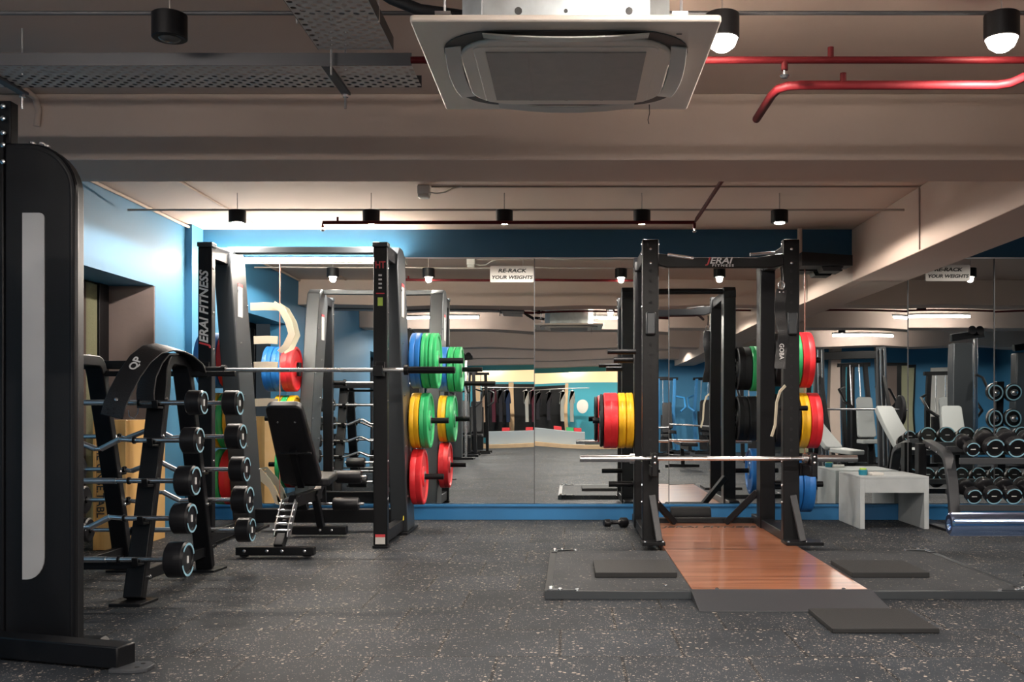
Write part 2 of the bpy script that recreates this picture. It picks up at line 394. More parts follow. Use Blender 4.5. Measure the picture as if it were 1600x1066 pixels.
for i, x in enumerate(seams[:-1]):
    if i == 0: continue
    o = MB().box(x-.003, x+.003, WALL_Y-.019, WALL_Y-.0135, .143, 2.342).build('seam_strip', COPPER if i in (1, 5) else TRAYG)
    props(o, kind='structure'); o.name = 'trim_%d' % (20+i)
o = MB().box(-3.3, RIGHT_X, WALL_Y-.022, WALL_Y+.02, 2.342, 2.352).build('trim_30', STEEL); props(o, kind='structure')

# ------------------------------------------------------------------ lamps
def add_spot(parent, loc, power, ang=165, blend=.35, col=WARM, rad=.05):
    d = bpy.data.lights.new('lamp_light', 'SPOT'); d.energy = power; d.color = col; d.spot_size = math.radians(ang); d.spot_blend = blend; d.shadow_soft_size = rad
    o = bpy.data.objects.new('lamp_light', d); COL.objects.link(o); o.parent = parent; o.location = Vector(loc)-wloc(parent); return o
def spotlight(x, y, label, on=True, power=None, z=2.385, group='round black ceiling spotlights', dome=.012, br=.8, rad=.03, ang=176):
    t = thing('ceiling_spotlight', label, 'ceiling light', (x, y, z), group)
    MB().lathe([(0, .040), (0, .060), (.003, .064), (.090, .064), (.094, .058), (.094, 0)], (x, y, z), (0, 0, 1), 32).build('housing', BLACK, t)
    MB().cyl((x, y, z+.085), (x, y, CEIL-.002), .003, 8).build('stem', CONDM, t)
    MB().lathe([(-dome, 0), (-dome*.9, .02*br), (-dome*.55, .04*br), (max(0, -dome), .050*br), (max(0, -dome)+.012, .050*br)], (x, y, z), (0, 0, 1), 24).build('lens', GLOW if on else FRONTOFF, t)
    if on: add_spot(t, (x, y, z-dome-.012), power or SPOT_W, ang=ang, blend=.12, rad=rad)
    return t
nm = ['first from the left wall, above the left power rack post', 'second from the left, above the tall rack', 'middle one, left of the platform rack', 'fourth from the left, over the platform rack', 'rightmost, over the right post of the platform rack']
for (px, lb) in zip((371, 580, 788, 1003, 1218), nm):
    spotlight((px-890)*7.65/1600, 7.65, 'ceiling spotlight near the mirror, '+lb, power=SPOT_W*.8)
spotlight(.572, 3.84, 'bright ceiling spotlight beside the air conditioner', dome=.05, br=1.15, power=SPOT_W*1.1)
spotlight(1.62, 3.84, 'bright ceiling spotlight at the top right over the red pipes', dome=.05, br=1.15, power=SPOT_W*1.1)
spotlight(-1.50, 3.84, 'unlit black ceiling spotlight above the long cable tray', on=False)
spotlight(4.2, 7.65, 'round black ceiling spotlight right of the ceiling beam, seen in the mirror', power=SPOT_W*.6)
for y in (.3, -3.7, -7.6, -11.2):
    for x in (-2.3, .1, 1.9):
        spotlight(x, y, 'round black ceiling spotlight in the far bays seen only in the mirror', power=SPOT_W*1.5, dome=-.02, br=.9, rad=.02, ang=168)
for y in (3.8, -.5, -4.2):
    for x in (5.0, 7.4):
        spotlight(x, y, 'round black ceiling spotlight right of the long beam, seen only in the mirror', power=SPOT_W*.9, dome=-.02, br=.9, rad=.02, ang=168)
# tube lamp over the mirror in the left corner
t = thing('tube_light', 'long glowing tube light over the mirror in the left corner', 'wall light', (-2.4, WALL_Y-.05, 2.30))
MB().box(-3.28, -1.47, WALL_Y-.05, WALL_Y-.022, 2.305, 2.345).build('batten', WHITE, t, .004)
MB().cyl((-3.26, WALL_Y-.07, 2.325), (-1.49, WALL_Y-.07, 2.325), .017, 16).build('tube', TUBEM, t)
MB().box(-3.28, -3.26, WALL_Y-.09, WALL_Y-.045, 2.30, 2.35).box(-1.49, -1.47, WALL_Y-.09, WALL_Y-.045, 2.30, 2.35).build('end_cap', WHITE, t)
# batten tube lamps added towards and behind the camera to lift the ceiling
def batten(x, y, label, power, z=2.40, L=1.2):
    t = thing('added_batten_light', label, 'ceiling light', (x, y, z), 'added tube lamps in the near bays')
    MB().box(x-L/2, x+L/2, y-.022, y+.022, z+.02, z+.045).build('batten', WHITE, t, .004)
    MB().cyl((x-L/2+.02, y, z), (x+L/2-.02, y, z), .016, 14).build('tube', GLOWC, t)
    for q in (-.45, .45): MB().cyl((x+q*L, y, z+.045), (x+q*L, y, CEIL-.001), .004, 8).build('suspension_rod', STEEL, t)
COOLW = (1, .86, .74)
for y in (2.55, .6, -3.0, -6.9):
    for k, x in enumerate((-2.0, .6)): batten(x, y, 'white hanging tube lamp added behind the camera to light the ceiling', BAT_W)
for y in (2.55, -1.2): batten(5.6, y, 'white hanging tube lamp added right of the long beam to light the ceiling', BAT_W)

# ------------------------------------------------------------------ air conditioner
acx, acy, zb = -.012, 3.57, 2.175
t = thing('ceiling_air_conditioner', 'white ceiling cassette air conditioner with grey centre grille', 'air conditioner', (acx, acy, zb))
MB().prism(rrect(acx, acy, .95, .92, .015), 'z', zb, zb+.022).build('panel', PANELW, t, .006)
h = .335; c = .07
MB().prism([(acx-h+c, acy-h), (acx+h-c, acy-h), (acx+h, acy-h+c), (acx+h, acy+h-c), (acx+h-c, acy+h), (acx-h+c, acy+h), (acx-h, acy+h-c), (acx-h, acy-h+c)], 'z', zb+.022, zb+.27).build('casing', GALV, t, .003, label='bare metal casing')
for x in (-.15, .0, .2): MB().cyl((acx+x, acy-h-.003, zb+.08), (acx+x, acy-h, zb+.08), .012 if x else .006, 14).build('port', VENTG, t)
MB().prism(rrect(acx, acy, .80, .78, .19, 8), 'z', zb-.004, zb+.001).build('air_channel', VENTG, t)
MB().prism(rrect(acx, acy, .70, .68, .165, 8), 'z', zb-.017, zb).build('raised_cover', PANELW, t, .008, 3)
MB().prism(rrect(acx, acy, .60, .585, .03), 'z', zb-.021, zb-.016).build('grille_frame', PANELW, t, .003)
m = MB().box(acx-.26, acx+.26, acy-.255, acy+.255, zb-.025, zb-.020)
m.build('grille', GRILLE, t)
for x in (-.13, 0, .13): MB().box(acx+x-.006, acx+x+.006, acy-.255, acy+.255, zb-.0265, zb-.0245).build('grille_rib', GRILLE, t)
for k in range(4):
    a = k*PI/2; L = .26; pts = []
    R = Matrix.Rotation(a, 3, 'Z'); m = MB()
    n = 10; top = []; 
    for j in range(n+1):
        u = -1+2*j/n; w_ = L*u; dd = -.385+.012*(u*u)+.004; zz = zb-.008-.016*(1-u*u)
        top.append((w_, dd, zz))
    V = []
    for (x, y, z) in top:
        for (dy, dz) in ((-.022, -.006), (.03, .0), (.03, .006), (-.022, .0)):
            p = R @ Vector((x, y+dy, z+dz)); V.append((p.x+acx, p.y+acy, p.z))
    F = []
    for j in range(n):
        for q in range(4): F.append((j*4+q, j*4+(q+1) % 4, (j+1)*4+(q+1) % 4, (j+1)*4+q))
    F += [(0, 1, 2, 3), (n*4+3, n*4+2, n*4+1, n*4)]
    m._faces(V, F); m.build('louvre', WHITE, t, .002)
m = MB(); m.tube([(.30, 3.86, zb-.03), (.302, 3.865, zb-.06), (.296, 3.87, zb-.085), (.30, 3.872, zb-.10)], .0016, 6).build('hanging_wire', BLACK, t)
MB().box(.335, .352, 3.21, 3.215, zb-.002, zb-.0005).build('emblem', VENTG, t)
for (x, y) in ((-.42, 3.30), (.40, 3.30), (-.42, 3.9), (.40, 3.9)): MB().cyl((acx+x*.93, y, zb+.1), (acx+x*.93, y, CEIL), .005, 8).box(acx+x*.93-.03, acx+x*.93+.02, y-.015, y+.015, zb+.09, zb+.10).build('hanger_rod', STEEL, t)
o = MB().tube([(-.92, 3.6, 2.50), (-.72, 3.5, 2.47), (-.6, 3.45, 2.38), (-.50, 3.42, 2.33), (-.36, 3.42, 2.31)], .02, 14).tube([(-.95, 3.52, 2.55), (-.7, 3.46, 2.49), (-.5, 3.44, 2.45), (-.355, 3.44, 2.42)], .013, 12).build('insulated_pipe', RUBBER)
props(o, 'black insulated refrigerant pipes running into the left side of the air conditioner', 'pipe')
o = MB().tube([(-.86, 3.40, 2.41), (-.55, 3.40, 2.41), (-.345, 3.40, 2.41)], .012, 12).tube([(-.47, 3.40, 2.41), (-.40, 3.40, 2.41)], .019, 12).build('drain_pipe', GRAPH)
props(o, 'grey rigid drain pipe above the cassette air conditioner left corner', 'pipe')
# cable trays
def tray(name_label, p0, p1, w_, hgt, along, z, extra=None):
    t = thing('cable_tray', name_label, 'cable tray', ((p0[0]+p1[0])/2, (p0[1]+p1[1])/2, z), 'perforated steel cable trays')
    if along == 'x':
        MB().box(p0[0], p1[0], p0[1], p0[1]+w_, z, z+.002).build('perforated_base', PERF, t, smooth=0)
        MB().box(p0[0], p1[0], p0[1]-.002, p0[1], z, z+hgt).build('side_rail', DGREY if 0 else TRAYG, t)
        MB().box(p0[0], p1[0], p0[1]+w_, p0[1]+w_+.002, z, z+hgt).build('side_rail', TRAYG, t)
    else:
        MB().box(p0[0], p0[0]+w_, p0[1], p1[1], z, z+.002).build('perforated_base', PERF, t, smooth=0)
        MB().box(p0[0]-.002, p0[0], p0[1], p1[1], z, z+hgt).build('side_rail', TRAYG, t)
        MB().box(p0[0]+w_, p0[0]+w_+.002, p0[1], p1[1], z, z+hgt).build('side_rail', TRAYG, t)
    return t
t1 = tray('long perforated cable tray running left across the ceiling', (-3.36, 4.02), (-.62, 4.02), .27, .05, 'x', 2.345)
t2 = tray('short perforated cable tray coming towards the viewer left of the air conditioner', (-.98, 2.9), (-.69, 4.0), .29, .05, 'y', 2.40)
for x in (-2.3, -.93):
    MB().bar((x-.02, 3.99, 2.338), (x-.02, 4.36, 2.338), .035, .012).build('bracket', TRAYG, t1)
    MB().cyl((x, 3.995, 2.30), (x, 3.995, CEIL), .0045, 8).build('threaded_rod', STEEL, t1)
    MB().cyl((x-.02, 4.34, 2.30), (x-.02, 4.34, CEIL), .0045, 8).build('threaded_rod', STEEL, t1)
    MB().cyl((x-.02, 4.34, 2.318), (x-.02, 4.34, 2.332), .013, 6).cyl((x-.02, 4.34, 2.27), (x-.02, 4.34, 2.32), .006, 8).build('nut', BOLT, t1)
for x in (-.985, -.69): MB().cyl((x, 3.7, 2.39), (x, 3.7, CEIL), .0045, 8).build('threaded_rod', STEEL, t2)
# conduits, red pipes
PIPES = []
def pipe(name, label, paths, m_, cat='pipe', r=.014, n=12, caps=None):
    mb = MB()
    for pa in paths:
        pts, rr = (pa if isinstance(pa, tuple) and isinstance(pa[0], list) else (pa, r)); mb.tube(pts, rr, n)
    o = mb.build(name, m_); props(o, label, cat); PIPES.append(o); return o
pipe('sprinkler_pipe', 'upper straight red sprinkler pipe behind the air conditioner at the top right',
     [([(-.62, 4.0, 2.36), (7, 4.0, 2.36)], .014), ([(1.02, 4.0, 2.36), (1.02, 4.0, 2.41)], .012), ([(.84, 4.0, 2.36), (.84, 4.0, 2.32)], .013)], REDP)
pipe('sprinkler_pipe', 'lower red sprinkler pipe with bends at both ends under the straight one',
     [([(.83, 4.55, 2.285), (.83, 4.2, 2.285), (.84, 4.12, 2.285), (.87, 4.09, 2.287), (.92, 4.08, 2.287), (1.70, 4.08, 2.287), (1.75, 4.06, 2.29), (1.79, 4.0, 2.30), (1.86, 3.7, 2.31), (2.0, 3.0, 2.32)], .018), ([(1.09, 4.08, 2.28), (1.09, 4.08, 2.335)], .013)], REDP)
pipe('sprinkler_pipe', 'thin red sprinkler pipe along the mirror wall ceiling, turning towards the viewer',
     [([(-1.82, 7.55, 2.335), (-1.82, 7.55, 2.37), (.92, 7.55, 2.37), (.92, 7.4, 2.37), (.92, 5.75, 2.375)], .013), ([(-1.71, 7.55, 2.37), (-1.71, 7.55, 2.41)], .009), ([(.92, 7.55, 2.37), (.92, 7.55, 2.325)], .012)], REDP)
MB().lathe([(0, .010), (.01, .016), (.014, .006), (.03, .006)], (-1.82, 7.55, 2.305), (0, 0, 1), 12).build('sprinkler_head', BOLT, PIPES[2])
MB().lathe([(0, .010), (.01, .016), (.014, .006), (.03, .006)], (.92, 7.55, 2.295), (0, 0, 1), 12).build('sprinkler_head', BOLT, PIPES[2])
MB().lathe([(0, .012), (.01, .02), (.014, .006), (.03, .006)], (.84, 4.0, 2.29), (0, 0, 1), 12).build('sprinkler_head', BOLT, PIPES[0])
pipe('conduit', 'thin painted conduit carrying the row of spotlights near the mirror', [([(-3.3, 7.65, 2.482), (2.5, 7.65, 2.482)], .008)], CONDM)
pipe('conduit', 'painted conduit crossing the ceiling behind the air conditioner', [([(-3.3, 3.84, 2.482), (2.5, 3.84, 2.482)], .008)], TRAYG)
pipe('cable', 'thin cable along the ceiling that drops down the side of the long beam', [([(-1.0, 7.42, 2.604), (2.53, 7.42, 2.604), (2.533, 7.42, 2.59), (2.533, 7.42, 2.15)], .006)], CONDM)
pipe('conduit', 'conduit along the top of the left blue wall', [([(-3.33, 5.8, 2.585), (-3.33, 9.0, 2.585)], .012)], CREAM)
pipe('conduit', 'conduit running back over the ceiling above the left power rack', [([(-2.75, 5.8, 2.60), (-2.75, 9.1, 2.60)], .010)], CREAM)
pipe('conduit', 'bent conduit on the ceiling above the black cable machine', [([(-3.0, 4.2, 2.595), (-2.73, 5.15, 2.595), (-2.72, 5.21, 2.58), (-2.71, 5.225, 2.52), (-2.72, 5.225, 2.44)], .016)], CREAM)
pipe('conduit', 'white vertical conduit behind the right post of the platform rack', [([(2.05, 9.12, 2.345), (2.05, 9.12, 2.60)], .022)], CREAM)
t = thing('motion_sensor', 'white ceiling sensor box with curled cable between beam and mirror', 'sensor', (-1.055, 7.42, 2.52))
MB().box(-1.10, -1.01, 7.38, 7.46, 2.545, CEIL).build('base', WHITE, t, .006)
MB().box(-1.095, -1.015, 7.375, 7.455, 2.52, 2.547).build('sensor_head', WHITE, t, .01)
MB().tube([(-1.01, 7.40, 2.56), (-.96, 7.39, 2.55), (-.90, 7.38, 2.555), (-.84, 7.4, 2.59), (-.78, 7.42, 2.605)], .006, 8).build('cable', WHITE, t)
# black box hanging at the right end of the platform rack
o = MB().prism([(2.02, 2.24), (2.46, 2.24), (2.46, 2.33), (2.02, 2.36)], 'y', 8.9, 9.15).prism([(2.22, 2.20), (2.36, 2.20), (2.40, 2.245), (2.20, 2.245)], 'y', 8.95, 9.12).build('wall_speaker', BLACK)
props(o, 'black speaker box under the blue band right of the platform rack', 'speaker')

# ------------------------------------------------------------------ signs
def sign(x0, x1, z0, z1, y, label, l1, l2, nx=1, group='weights reminder signs'):
    t = thing('sign', label, 'sign', ((x0+x1)/2, y, z0), group)
    MB().prism(rrect((x0+x1)/2, (z0+z1)/2, x1-x0, z1-z0, .012, 4), 'y', y, y+.004).build('board', WHITE, t)
    hh = z1-z0
    text(l1, t, TXTK, ((x0+x1)/2, y-.002, z0+hh*.70), hh*.30, shear=.2, sx=1.40, depth=.001, bold=.035)
    text(l2, t, TXTK, ((x0+x1)/2, y-.002, z0+hh*.29), hh*.29, shear=.2, sx=1.18, depth=.001, bold=.035)
    return t
sign(-.713, -.322, 2.13, 2.276, WALL_Y-.018, 'white weights reminder sign on the mirror in the middle of the wall', 'RE-RACK', 'YOUR WEIGHTS')
sign(3.19, 3.59, 2.14, 2.285, WALL_Y-.024, 'white weights reminder sign at the right, half hidden by the ceiling beam', 'RE-RACK', 'YOUR WEIGHTS')

# ------------------------------------------------------------------ weight plates
def plate(cx, y, z, tk, m_, r, label, group, name='bumper_plate'):
    """cx = centre along X"""
    t = thing(name, label, 'weight plate', (cx, y, z-r), group)
    h = tk/2
    MB().lathe([(-h, .045), (-h, .075), (-h+.012, .085), (-h+.012, r-.035), (-h, r-.025), (-h, r-.008), (-h+.006, r), (-.004, r), (-.0, r-.002), (.004, r), (h-.006, r), (h, r-.008), (h, r-.025), (h-.012, r-.035), (h-.012, .085), (h, .075), (h, .045)], (cx, y, z), (1, 0, 0), 56).build('disc', m_, t)
    MB().lathe([(-h-.002, .026), (-h-.002, .046), (h+.002, .046), (h+.002, .026), (-h-.002, .026)], (cx, y, z), (1, 0, 0), 28).build('hub_ring', STEEL, t)
    return t
def stack(x0, dirn, items, y, z, side, rowname, group):
    """items: (colour name, thickness); laid outward from x0"""
    x = x0
    M = {'red': PR, 'yellow': PY, 'green': PG, 'blue': PB, 'black': RUBBER}
    cnt = {}
    for i, (c, tk) in enumerate(items):
        cx = x+dirn*tk/2; pos = 'innermost' if i == 0 else ('outermost' if i == len(items)-1 else ('in the middle' if len(items) < 4 else ('second from post', 'third from post')[i-1]))
        if len(items) == 1: pos = 'alone on its peg'
        plate(cx, y, z, tk-.004, M[c], .225 if c != 'black' else .215, '%s bumper plate, %s, %s peg %s' % (c, pos, rowname, side), group)
        x += dirn*tk

# ------------------------------------------------------------------ left power rack
RY = 7.3; LX, RX = -2.60, -1.35
t = thing('power_rack', 'tall black power rack on the left with a bar at shoulder height', 'power rack', ((LX+RX)/2, 7.9, 0))
for x in (LX, RX):
    s = 1 if x > -2 else -1
    p = MB().box(x-.05, x+.05, RY, RY+.075, .02, 2.15).build('front_post', BLACK, t, .006)
    mb = MB()
    for z in [.45+.1*k for k in range(17)]: mb.cyl((x, RY-.0015, z), (x, RY+.002, z), .008, 10) if 0 else None
    bolts(mb, [(x+.05, RY+.03, z) for z in (.35, .62, 1.05, 1.42, 1.68, 2.0)], (1, 0, 0), .009, .006)
    mb.build('bolt', BOLT, p)
    MB().box(x-.055, x+.055, RY-.01, RY+.09, 2.15, 2.185).build('top_cap', GRAPH, t, .006)
    MB().bar((x, RY+.03, 2.12), (x, 7.80, 2.13), .09, .10, (1, 0, 0)).build('top_side_beam', BLACK, t, .006)
    # slanted rear leg with rounded top
    lg = MB().prism([(7.66, 2.06), (7.69, 2.16), (7.77, 2.22), (7.90, 2.22), (7.99, 2.17), (8.02, 2.06), (8.50, .02), (8.12, .02)], 'x', x-.065, x+.065).build('rear_leg', GRAPH, t, .008)
    mb = MB(); bolts(mb, [(x+s*0+.066, 7.80+.17*(2-z)*1.1+.0, z) for z in (1.9, 1.5, 1.1, .7, .3)] + [(x+.066, 8.0+.235*(2.0-z), z) for z in (1.8, 1.35, .9, .5)], (1, 0, 0), .009, .006); mb.build('bolt', BOLT, lg)
    MB().bar((x, RY+.05, .075), (x, 8.2, .075), .07, .09, (1, 0, 0)).build('base_rail', BLACK, t, .006)
    MB().box(x-.075, x+.075, 8.05, 8.62, 0, .022).build('foot_plate', BLACK, t, .003)
    MB().box(x-.055, x+.055, RY-.01, RY+.09, 0, .02).build('foot_plate', BLACK, t, .003)
    for z, yy in ((1.385, 8.3), (.90, 8.3), (.445, 8.3)):
        L = .46 if z > 1.2 else (.34 if z > .6 else .30)
        MB().cyl((x+s*.06, yy, z), (x+s*(.06+L-.03*(s > 0)), yy, z), .0235, 20).build('plate_peg', BLACK, t, .003)
        MB().box(min(x+s*.05, x+s*.068), max(x+s*.05, x+s*.068), yy-.05, yy+.05, z-.07, z+.07).build('peg_bracket', BLACK, t, .004)
    # bar hook
    MB().prism([(RY-.10, 1.225), (RY, 1.225), (RY, 1.33), (RY-.012, 1.33), (RY-.03, 1.252), (RY-.082, 1.252), (RY-.088, 1.30), (RY-.10, 1.30)], 'x', x-.035, x+.035).build('bar_hook', BLACK, t, .003)
    MB().box(x-.03, x+.03, 7.99, 8.02+.18, .25, .36) if 0 else None
MB().box(LX, RX, 8.26, 8.36, .075, .185).build('rear_crossmember', BLACK, t, .006)
MB().box(LX, RX, 7.76, 7.84, 2.175, 2.225).build('top_crossmember', GRAPH, t, .006)
MB().box(LX+.05, LX+.09, RY+.02, RY+.06, 1.1, 2.0).build('upright_strip', STEEL, t, .003) if 0 else None
text('JERAI FITNESS', t, TXTW, (LX-.004, RY-.002, 1.44), .085, xdir=(0, 0, 1), ydir=(-1, 0, 0), shear=.25, sx=1.04, bold=.025, align='LEFT')
text('J', t, TXTR, (LX-.004, RY-.004, 1.44), .085, xdir=(0, 0, 1), ydir=(-1, 0, 0), shear=.25, sx=1.04, bold=.025, align='LEFT', label='red letter')
text('HT', t, TXTR, (RX, RY-.002, 2.02), .07, sx=.8, bold=.02)
mb = MB()
for i, z in enumerate((1.95, 1.92, 1.89, 1.86)): mb.box(RX-.012, RX+.012, RY-.002, RY, z-.008, z+.004)
mb.build('sticker_print', TXTW, t)
MB().box(RX-.03, RX+.03, RY-.002, RY, 1.815, 1.822).build('sticker_print', TXTR, t)
MB().box(RX-.018, RX+.018, RY-.002, RY, 1.73, 1.79).build('sticker_print', LIME, t)
for x in (LX+.0665, RX+.0665):
    MB().box(x, x+.002, 7.82, 7.93, 1.70, 1.95).build('instruction_label', WHITE, t)
    MB().box(x, x+.003, 7.82, 7.93, 1.93, 1.955).build('instruction_label', TXTR, t)
MB().box(RX-.035, RX+.035, RY-.003, RY, .03, .09).build('sticker', WHITE, t); MB().box(RX-.035, RX+.035, RY-.004, RY, .08, .10).build('sticker', TXTR, t)
MB().prism([(8.1-.03, .115), (8.1+.03, .115), (8.1, .165)], 'x', RX+.036, RX+.04).build('warning_sticker', YELW, t)
stack(RX+.075, 1, [('blue', .09), ('green', .065), ('green', .065)], 8.3, 1.385, 'right of the left rack', 'upper', 'bumper plates on the left power rack')
stack(RX+.075, 1, [('yellow', .08), ('green', .075)], 8.3, .90, 'right of the left rack', 'middle', 'bumper plates on the left power rack')
stack(RX+.08, 1, [('red', .10)], 8.3, .445, 'right of the left rack', 'lower', 'bumper plates on the left power rack')
stack(LX-.075, -1, [('red', .12), ('blue', .09), ('blue', .09)], 8.3, 1.385, 'left of the left rack', 'upper', 'bumper plates on the left power rack')
stack(LX-.075, -1, [('yellow', .07), ('green', .06), ('yellow', .07)], 8.3, .90, 'left of the left rack', 'middle', 'bumper plates on the left power rack')
stack(LX-.075, -1, [('red', .10), ('green', .07)], 8.3, .445, 'left of the left rack', 'lower', 'bumper plates on the left power rack')
def olympic(cx, y, z, L, label, grip=.66, smat=None, bm_=CHROME, sl=.42, group=None):
    t = thing('barbell', label, 'barbell', (cx, y, z-.025), group)
    h = L/2
    MB().cyl((cx-h+sl, y, z), (cx+h-sl, y, z), .014, 20).build('shaft', bm_, t)
    mb = MB()
    for a, b in ((-grip, -.18), (-.08, .08), (.18, grip)): mb.cyl((cx+a, y, z), (cx+b, y, z), .0146, 20)
    mb.build('knurling', STEEL, t)
    for s in (-1, 1):
        x0 = cx+s*(h-sl)
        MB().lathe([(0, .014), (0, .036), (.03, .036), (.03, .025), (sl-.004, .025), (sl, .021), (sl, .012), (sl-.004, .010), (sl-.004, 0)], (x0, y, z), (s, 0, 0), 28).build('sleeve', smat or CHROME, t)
    return t
olympic(-1.80, RY-.055, 1.27, 1.98, 'chrome barbell with black sleeves racked on the left power rack', smat=BLACK, sl=.36)

# ------------------------------------------------------------------ right half rack over the platform
GY = 7.27; AX, BX = .575, 1.575
t = thing('half_rack', 'black half rack standing over the wooden lifting platform', 'power rack', ((AX+BX)/2, 7.8, 0))
for x in (AX, BX):
    s = 1 if x > 1 else -1
    p = MB().box(x-.058, x+.058, GY, GY+.08, .045, 2.20).build('front_post', BLACK, t, .006)
    for z in (2.13, 2.03): bolts(MB(), [(x, GY, z)], (0, -1, 0), .01, .006).build('bolt', BOLT, p)
    for q in (-1, 1):
        for z in (2.17, 2.10, 1.72, .62, .45, .33): bolts(MB(), [(x+q*.058, GY+.04, z)], (q, 0, 0), .009, .007).build('bolt', BOLT, p)
    for k in range(18): MB().cyl((x, GY-.002, .70+.075*k), (x, GY+.001, .70+.075*k), .011, 12).build('adjustment_hole', RUBBER, p)
    MB().box(x-.035, x+.035, GY-.05, GY, 1.52, 1.68).build('hook_pad', GRAPH, t, .01)
    MB().box(x-.06, x+.06, 8.14, 8.30, .045, 2.10).prism([(8.12, 2.09), (8.12, 2.16), (8.15, 2.20), (8.29, 2.20), (8.32, 2.16), (8.32, 2.09)], 'x', x-.06, x+.06).build('rear_post', BLACK, t, .006)
    MB().bar((x, GY+.06, 2.12), (x, 8.16, 2.14), .08, .10, (1, 0, 0)).build('top_side_beam', BLACK, t, .006)
    MB().box(x-.05, x+.05, GY+.02, 8.6, .047, .115).build('base_rail', BLACK, t, .006)
    MB().bar((x+.01, GY-.005, .38), (x+.05, GY-.14, .07), .045, .03, (1, 0, 0)).build('gusset', DGREY, t, .004)
    MB().box(x-.07, x+.19 if s > 0 else x+.09, GY-.17, GY+.02, .045, .068).build('foot_plate', BLACK, t, .003)
    mb = MB(); bolts(mb, [(x-.05, GY-.14, .068), (x+.075, GY-.13, .068)], (0, 0, 1), .012, .008); mb.build('foot_bolt', BOLT, t)
    MB().bar((x-s*.05, 8.32, .32), (x-s*.29, 8.42, .055), .05, .05).build('diagonal_brace', BLACK, t, .004)
    for z, L in ((1.39, .40), (.90, .42), (.385, .42)):
        if s < 0: L = {1.39: .16, .90: .33, .385: .20}[z]
        MB().cyl((x+s*.058, 8.3, z), (x+s*(.058+L), 8.3, z), .0235, 20).build('plate_peg', BLACK, t, .003)
    MB().cyl((x+s*.058, 7.98, 1.44 if s < 0 else 1.0), (x+s*.28, 7.98, 1.44 if s < 0 else 1.0), .02, 16).build('storage_peg', BLACK, t, .003)
    # safety arm with bar catch
    xo = x+s*.0
    MB().bar((xo+(.1 if s > 0 else .01), GY+.02, .565), (xo+(.1 if s > 0 else .01), GY-.24, .565), .05, .075, (1, 0, 0)).build('safety_arm', BLACK, t, .006)
    xh = 1.68 if s > 0 else .585
    MB().prism([(GY-.25, .53), (GY-.08, .53), (GY-.08, .69), (GY-.10, .69), (GY-.125, .625), (GY-.19, .625), (GY-.20, .69), (GY-.25, .69)], 'x', xh-.02, xh+.02).build('bar_catch', BLACK, t, .004)
    mb = MB(); bolts(mb, [(xh, GY-.25, .665), (xh, GY-.25, .625)], (0, -1, 0), .009, .006); mb.build('catch_bolt', BOLT, t)
MB().box(BX+.058, BX+.14, GY, GY+.07, .52, .61).build('arm_bracket', BLACK, t, .004)
pl = [(AX+.05, 2.02), (AX+.05, 2.10), (AX+.12, 2.095), (AX+.25, 2.07), (BX-.25, 2.07), (BX-.12, 2.095), (BX-.05, 2.10), (BX-.05, 2.02), (BX-.12, 2.0), (AX+.12, 2.0)]
MB().prism(pl, 'y', GY+.01, GY+.06).build('top_beam', BLACK, t, .006)
MB().cyl((AX+.05, 8.2, 2.165), (BX-.05, 8.2, 2.165), .03, 16).build('rear_top_beam', BLACK, t)
MB().box(AX, BX, 8.5, 8.6, .047, .085).build('rear_base_beam', BLACK, t, .004)
text('JERAI', t, TXTW, (.975, GY+.009, 2.048), .062, shear=.25, sx=1.25, bold=.02, align='LEFT')
text('J', t, TXTR, (.975, GY+.007, 2.048), .062, shear=.25, sx=1.25, bold=.02, align='LEFT', label='red letter')
text('FITNESS', t, TXTW, (1.09, GY+.009, 2.014), .022, sx=1.6, space=1.3)
MB().cyl((AX+.12, GY-.01, 2.088), (AX+.30, GY-.03, 2.06), .012, 12).cyl((BX-.12, GY-.01, 2.10), (BX-.30, GY-.03, 2.085), .012, 12).build('pull_up_grip', CHROME, t)
g = 'bumper plates on the half rack'
stack(AX-.062, -1, [('yellow', .063), ('yellow', .063), ('red', .115), ('black', .03)], 8.3, .90, 'left of the platform rack', 'middle', g)
stack(BX+.062, 1, [('black', .13), ('green', .08), ('red', .10)], 8.3, 1.39, 'right of the platform rack', 'upper', g)
stack(BX+.062, 1, [('black', .10), ('black', .10), ('yellow', .075), ('red', .095)], 8.3, .90, 'right of the platform rack', 'middle', g)
stack(BX+.185, 1, [('blue', .09), ('blue', .10)], 8.3, .385, 'right of the platform rack', 'lower', g)
olympic(1.035, GY-.155, .65, 1.93, 'silver barbell racked low across the front of the half rack', sl=.38, grip=.5)
# lifting belt hanging on the right post
t = thing('lifting_belt', 'black belt hanging from a ring inside the right post of the half rack', 'lifting belt', (1.49, GY-.03, 1.4))
pts = [(1.50-.012*math.sin(k*.5), GY-.022-.01*math.sin(k*.9), 1.84-k*.035) for k in range(17)]
MB().ribbon(pts, (1, 0, 0), .075, .008).build('strap', LEATHER, t)
MB().tube([(1.50+.022*math.cos(a), GY-.022, 1.87+.03*math.sin(a)) for a in [k*2*PI/14 for k in range(14)]], .004, 8, True).build('ring', CHROME, t)
MB().tube([(1.50, GY-.02, 1.90), (1.503, GY-.01, 1.95), (1.50, GY-.005, 2.0)], .006, 8).build('hanging_cord', BLACK, t)
mb = MB(); bolts(mb, [(1.485, GY-.03, 1.82), (1.512, GY-.03, 1.82), (1.485, GY-.03, 1.765), (1.512, GY-.03, 1.765)], (0, -1, 0), .007, .004); mb.build('rivet', BOLT, t)
text('GOBA', t, TXTW, (1.495, GY-.045, 1.40), .045, xdir=(0, 0, -1), ydir=(1, 0, 0), sx=.9)
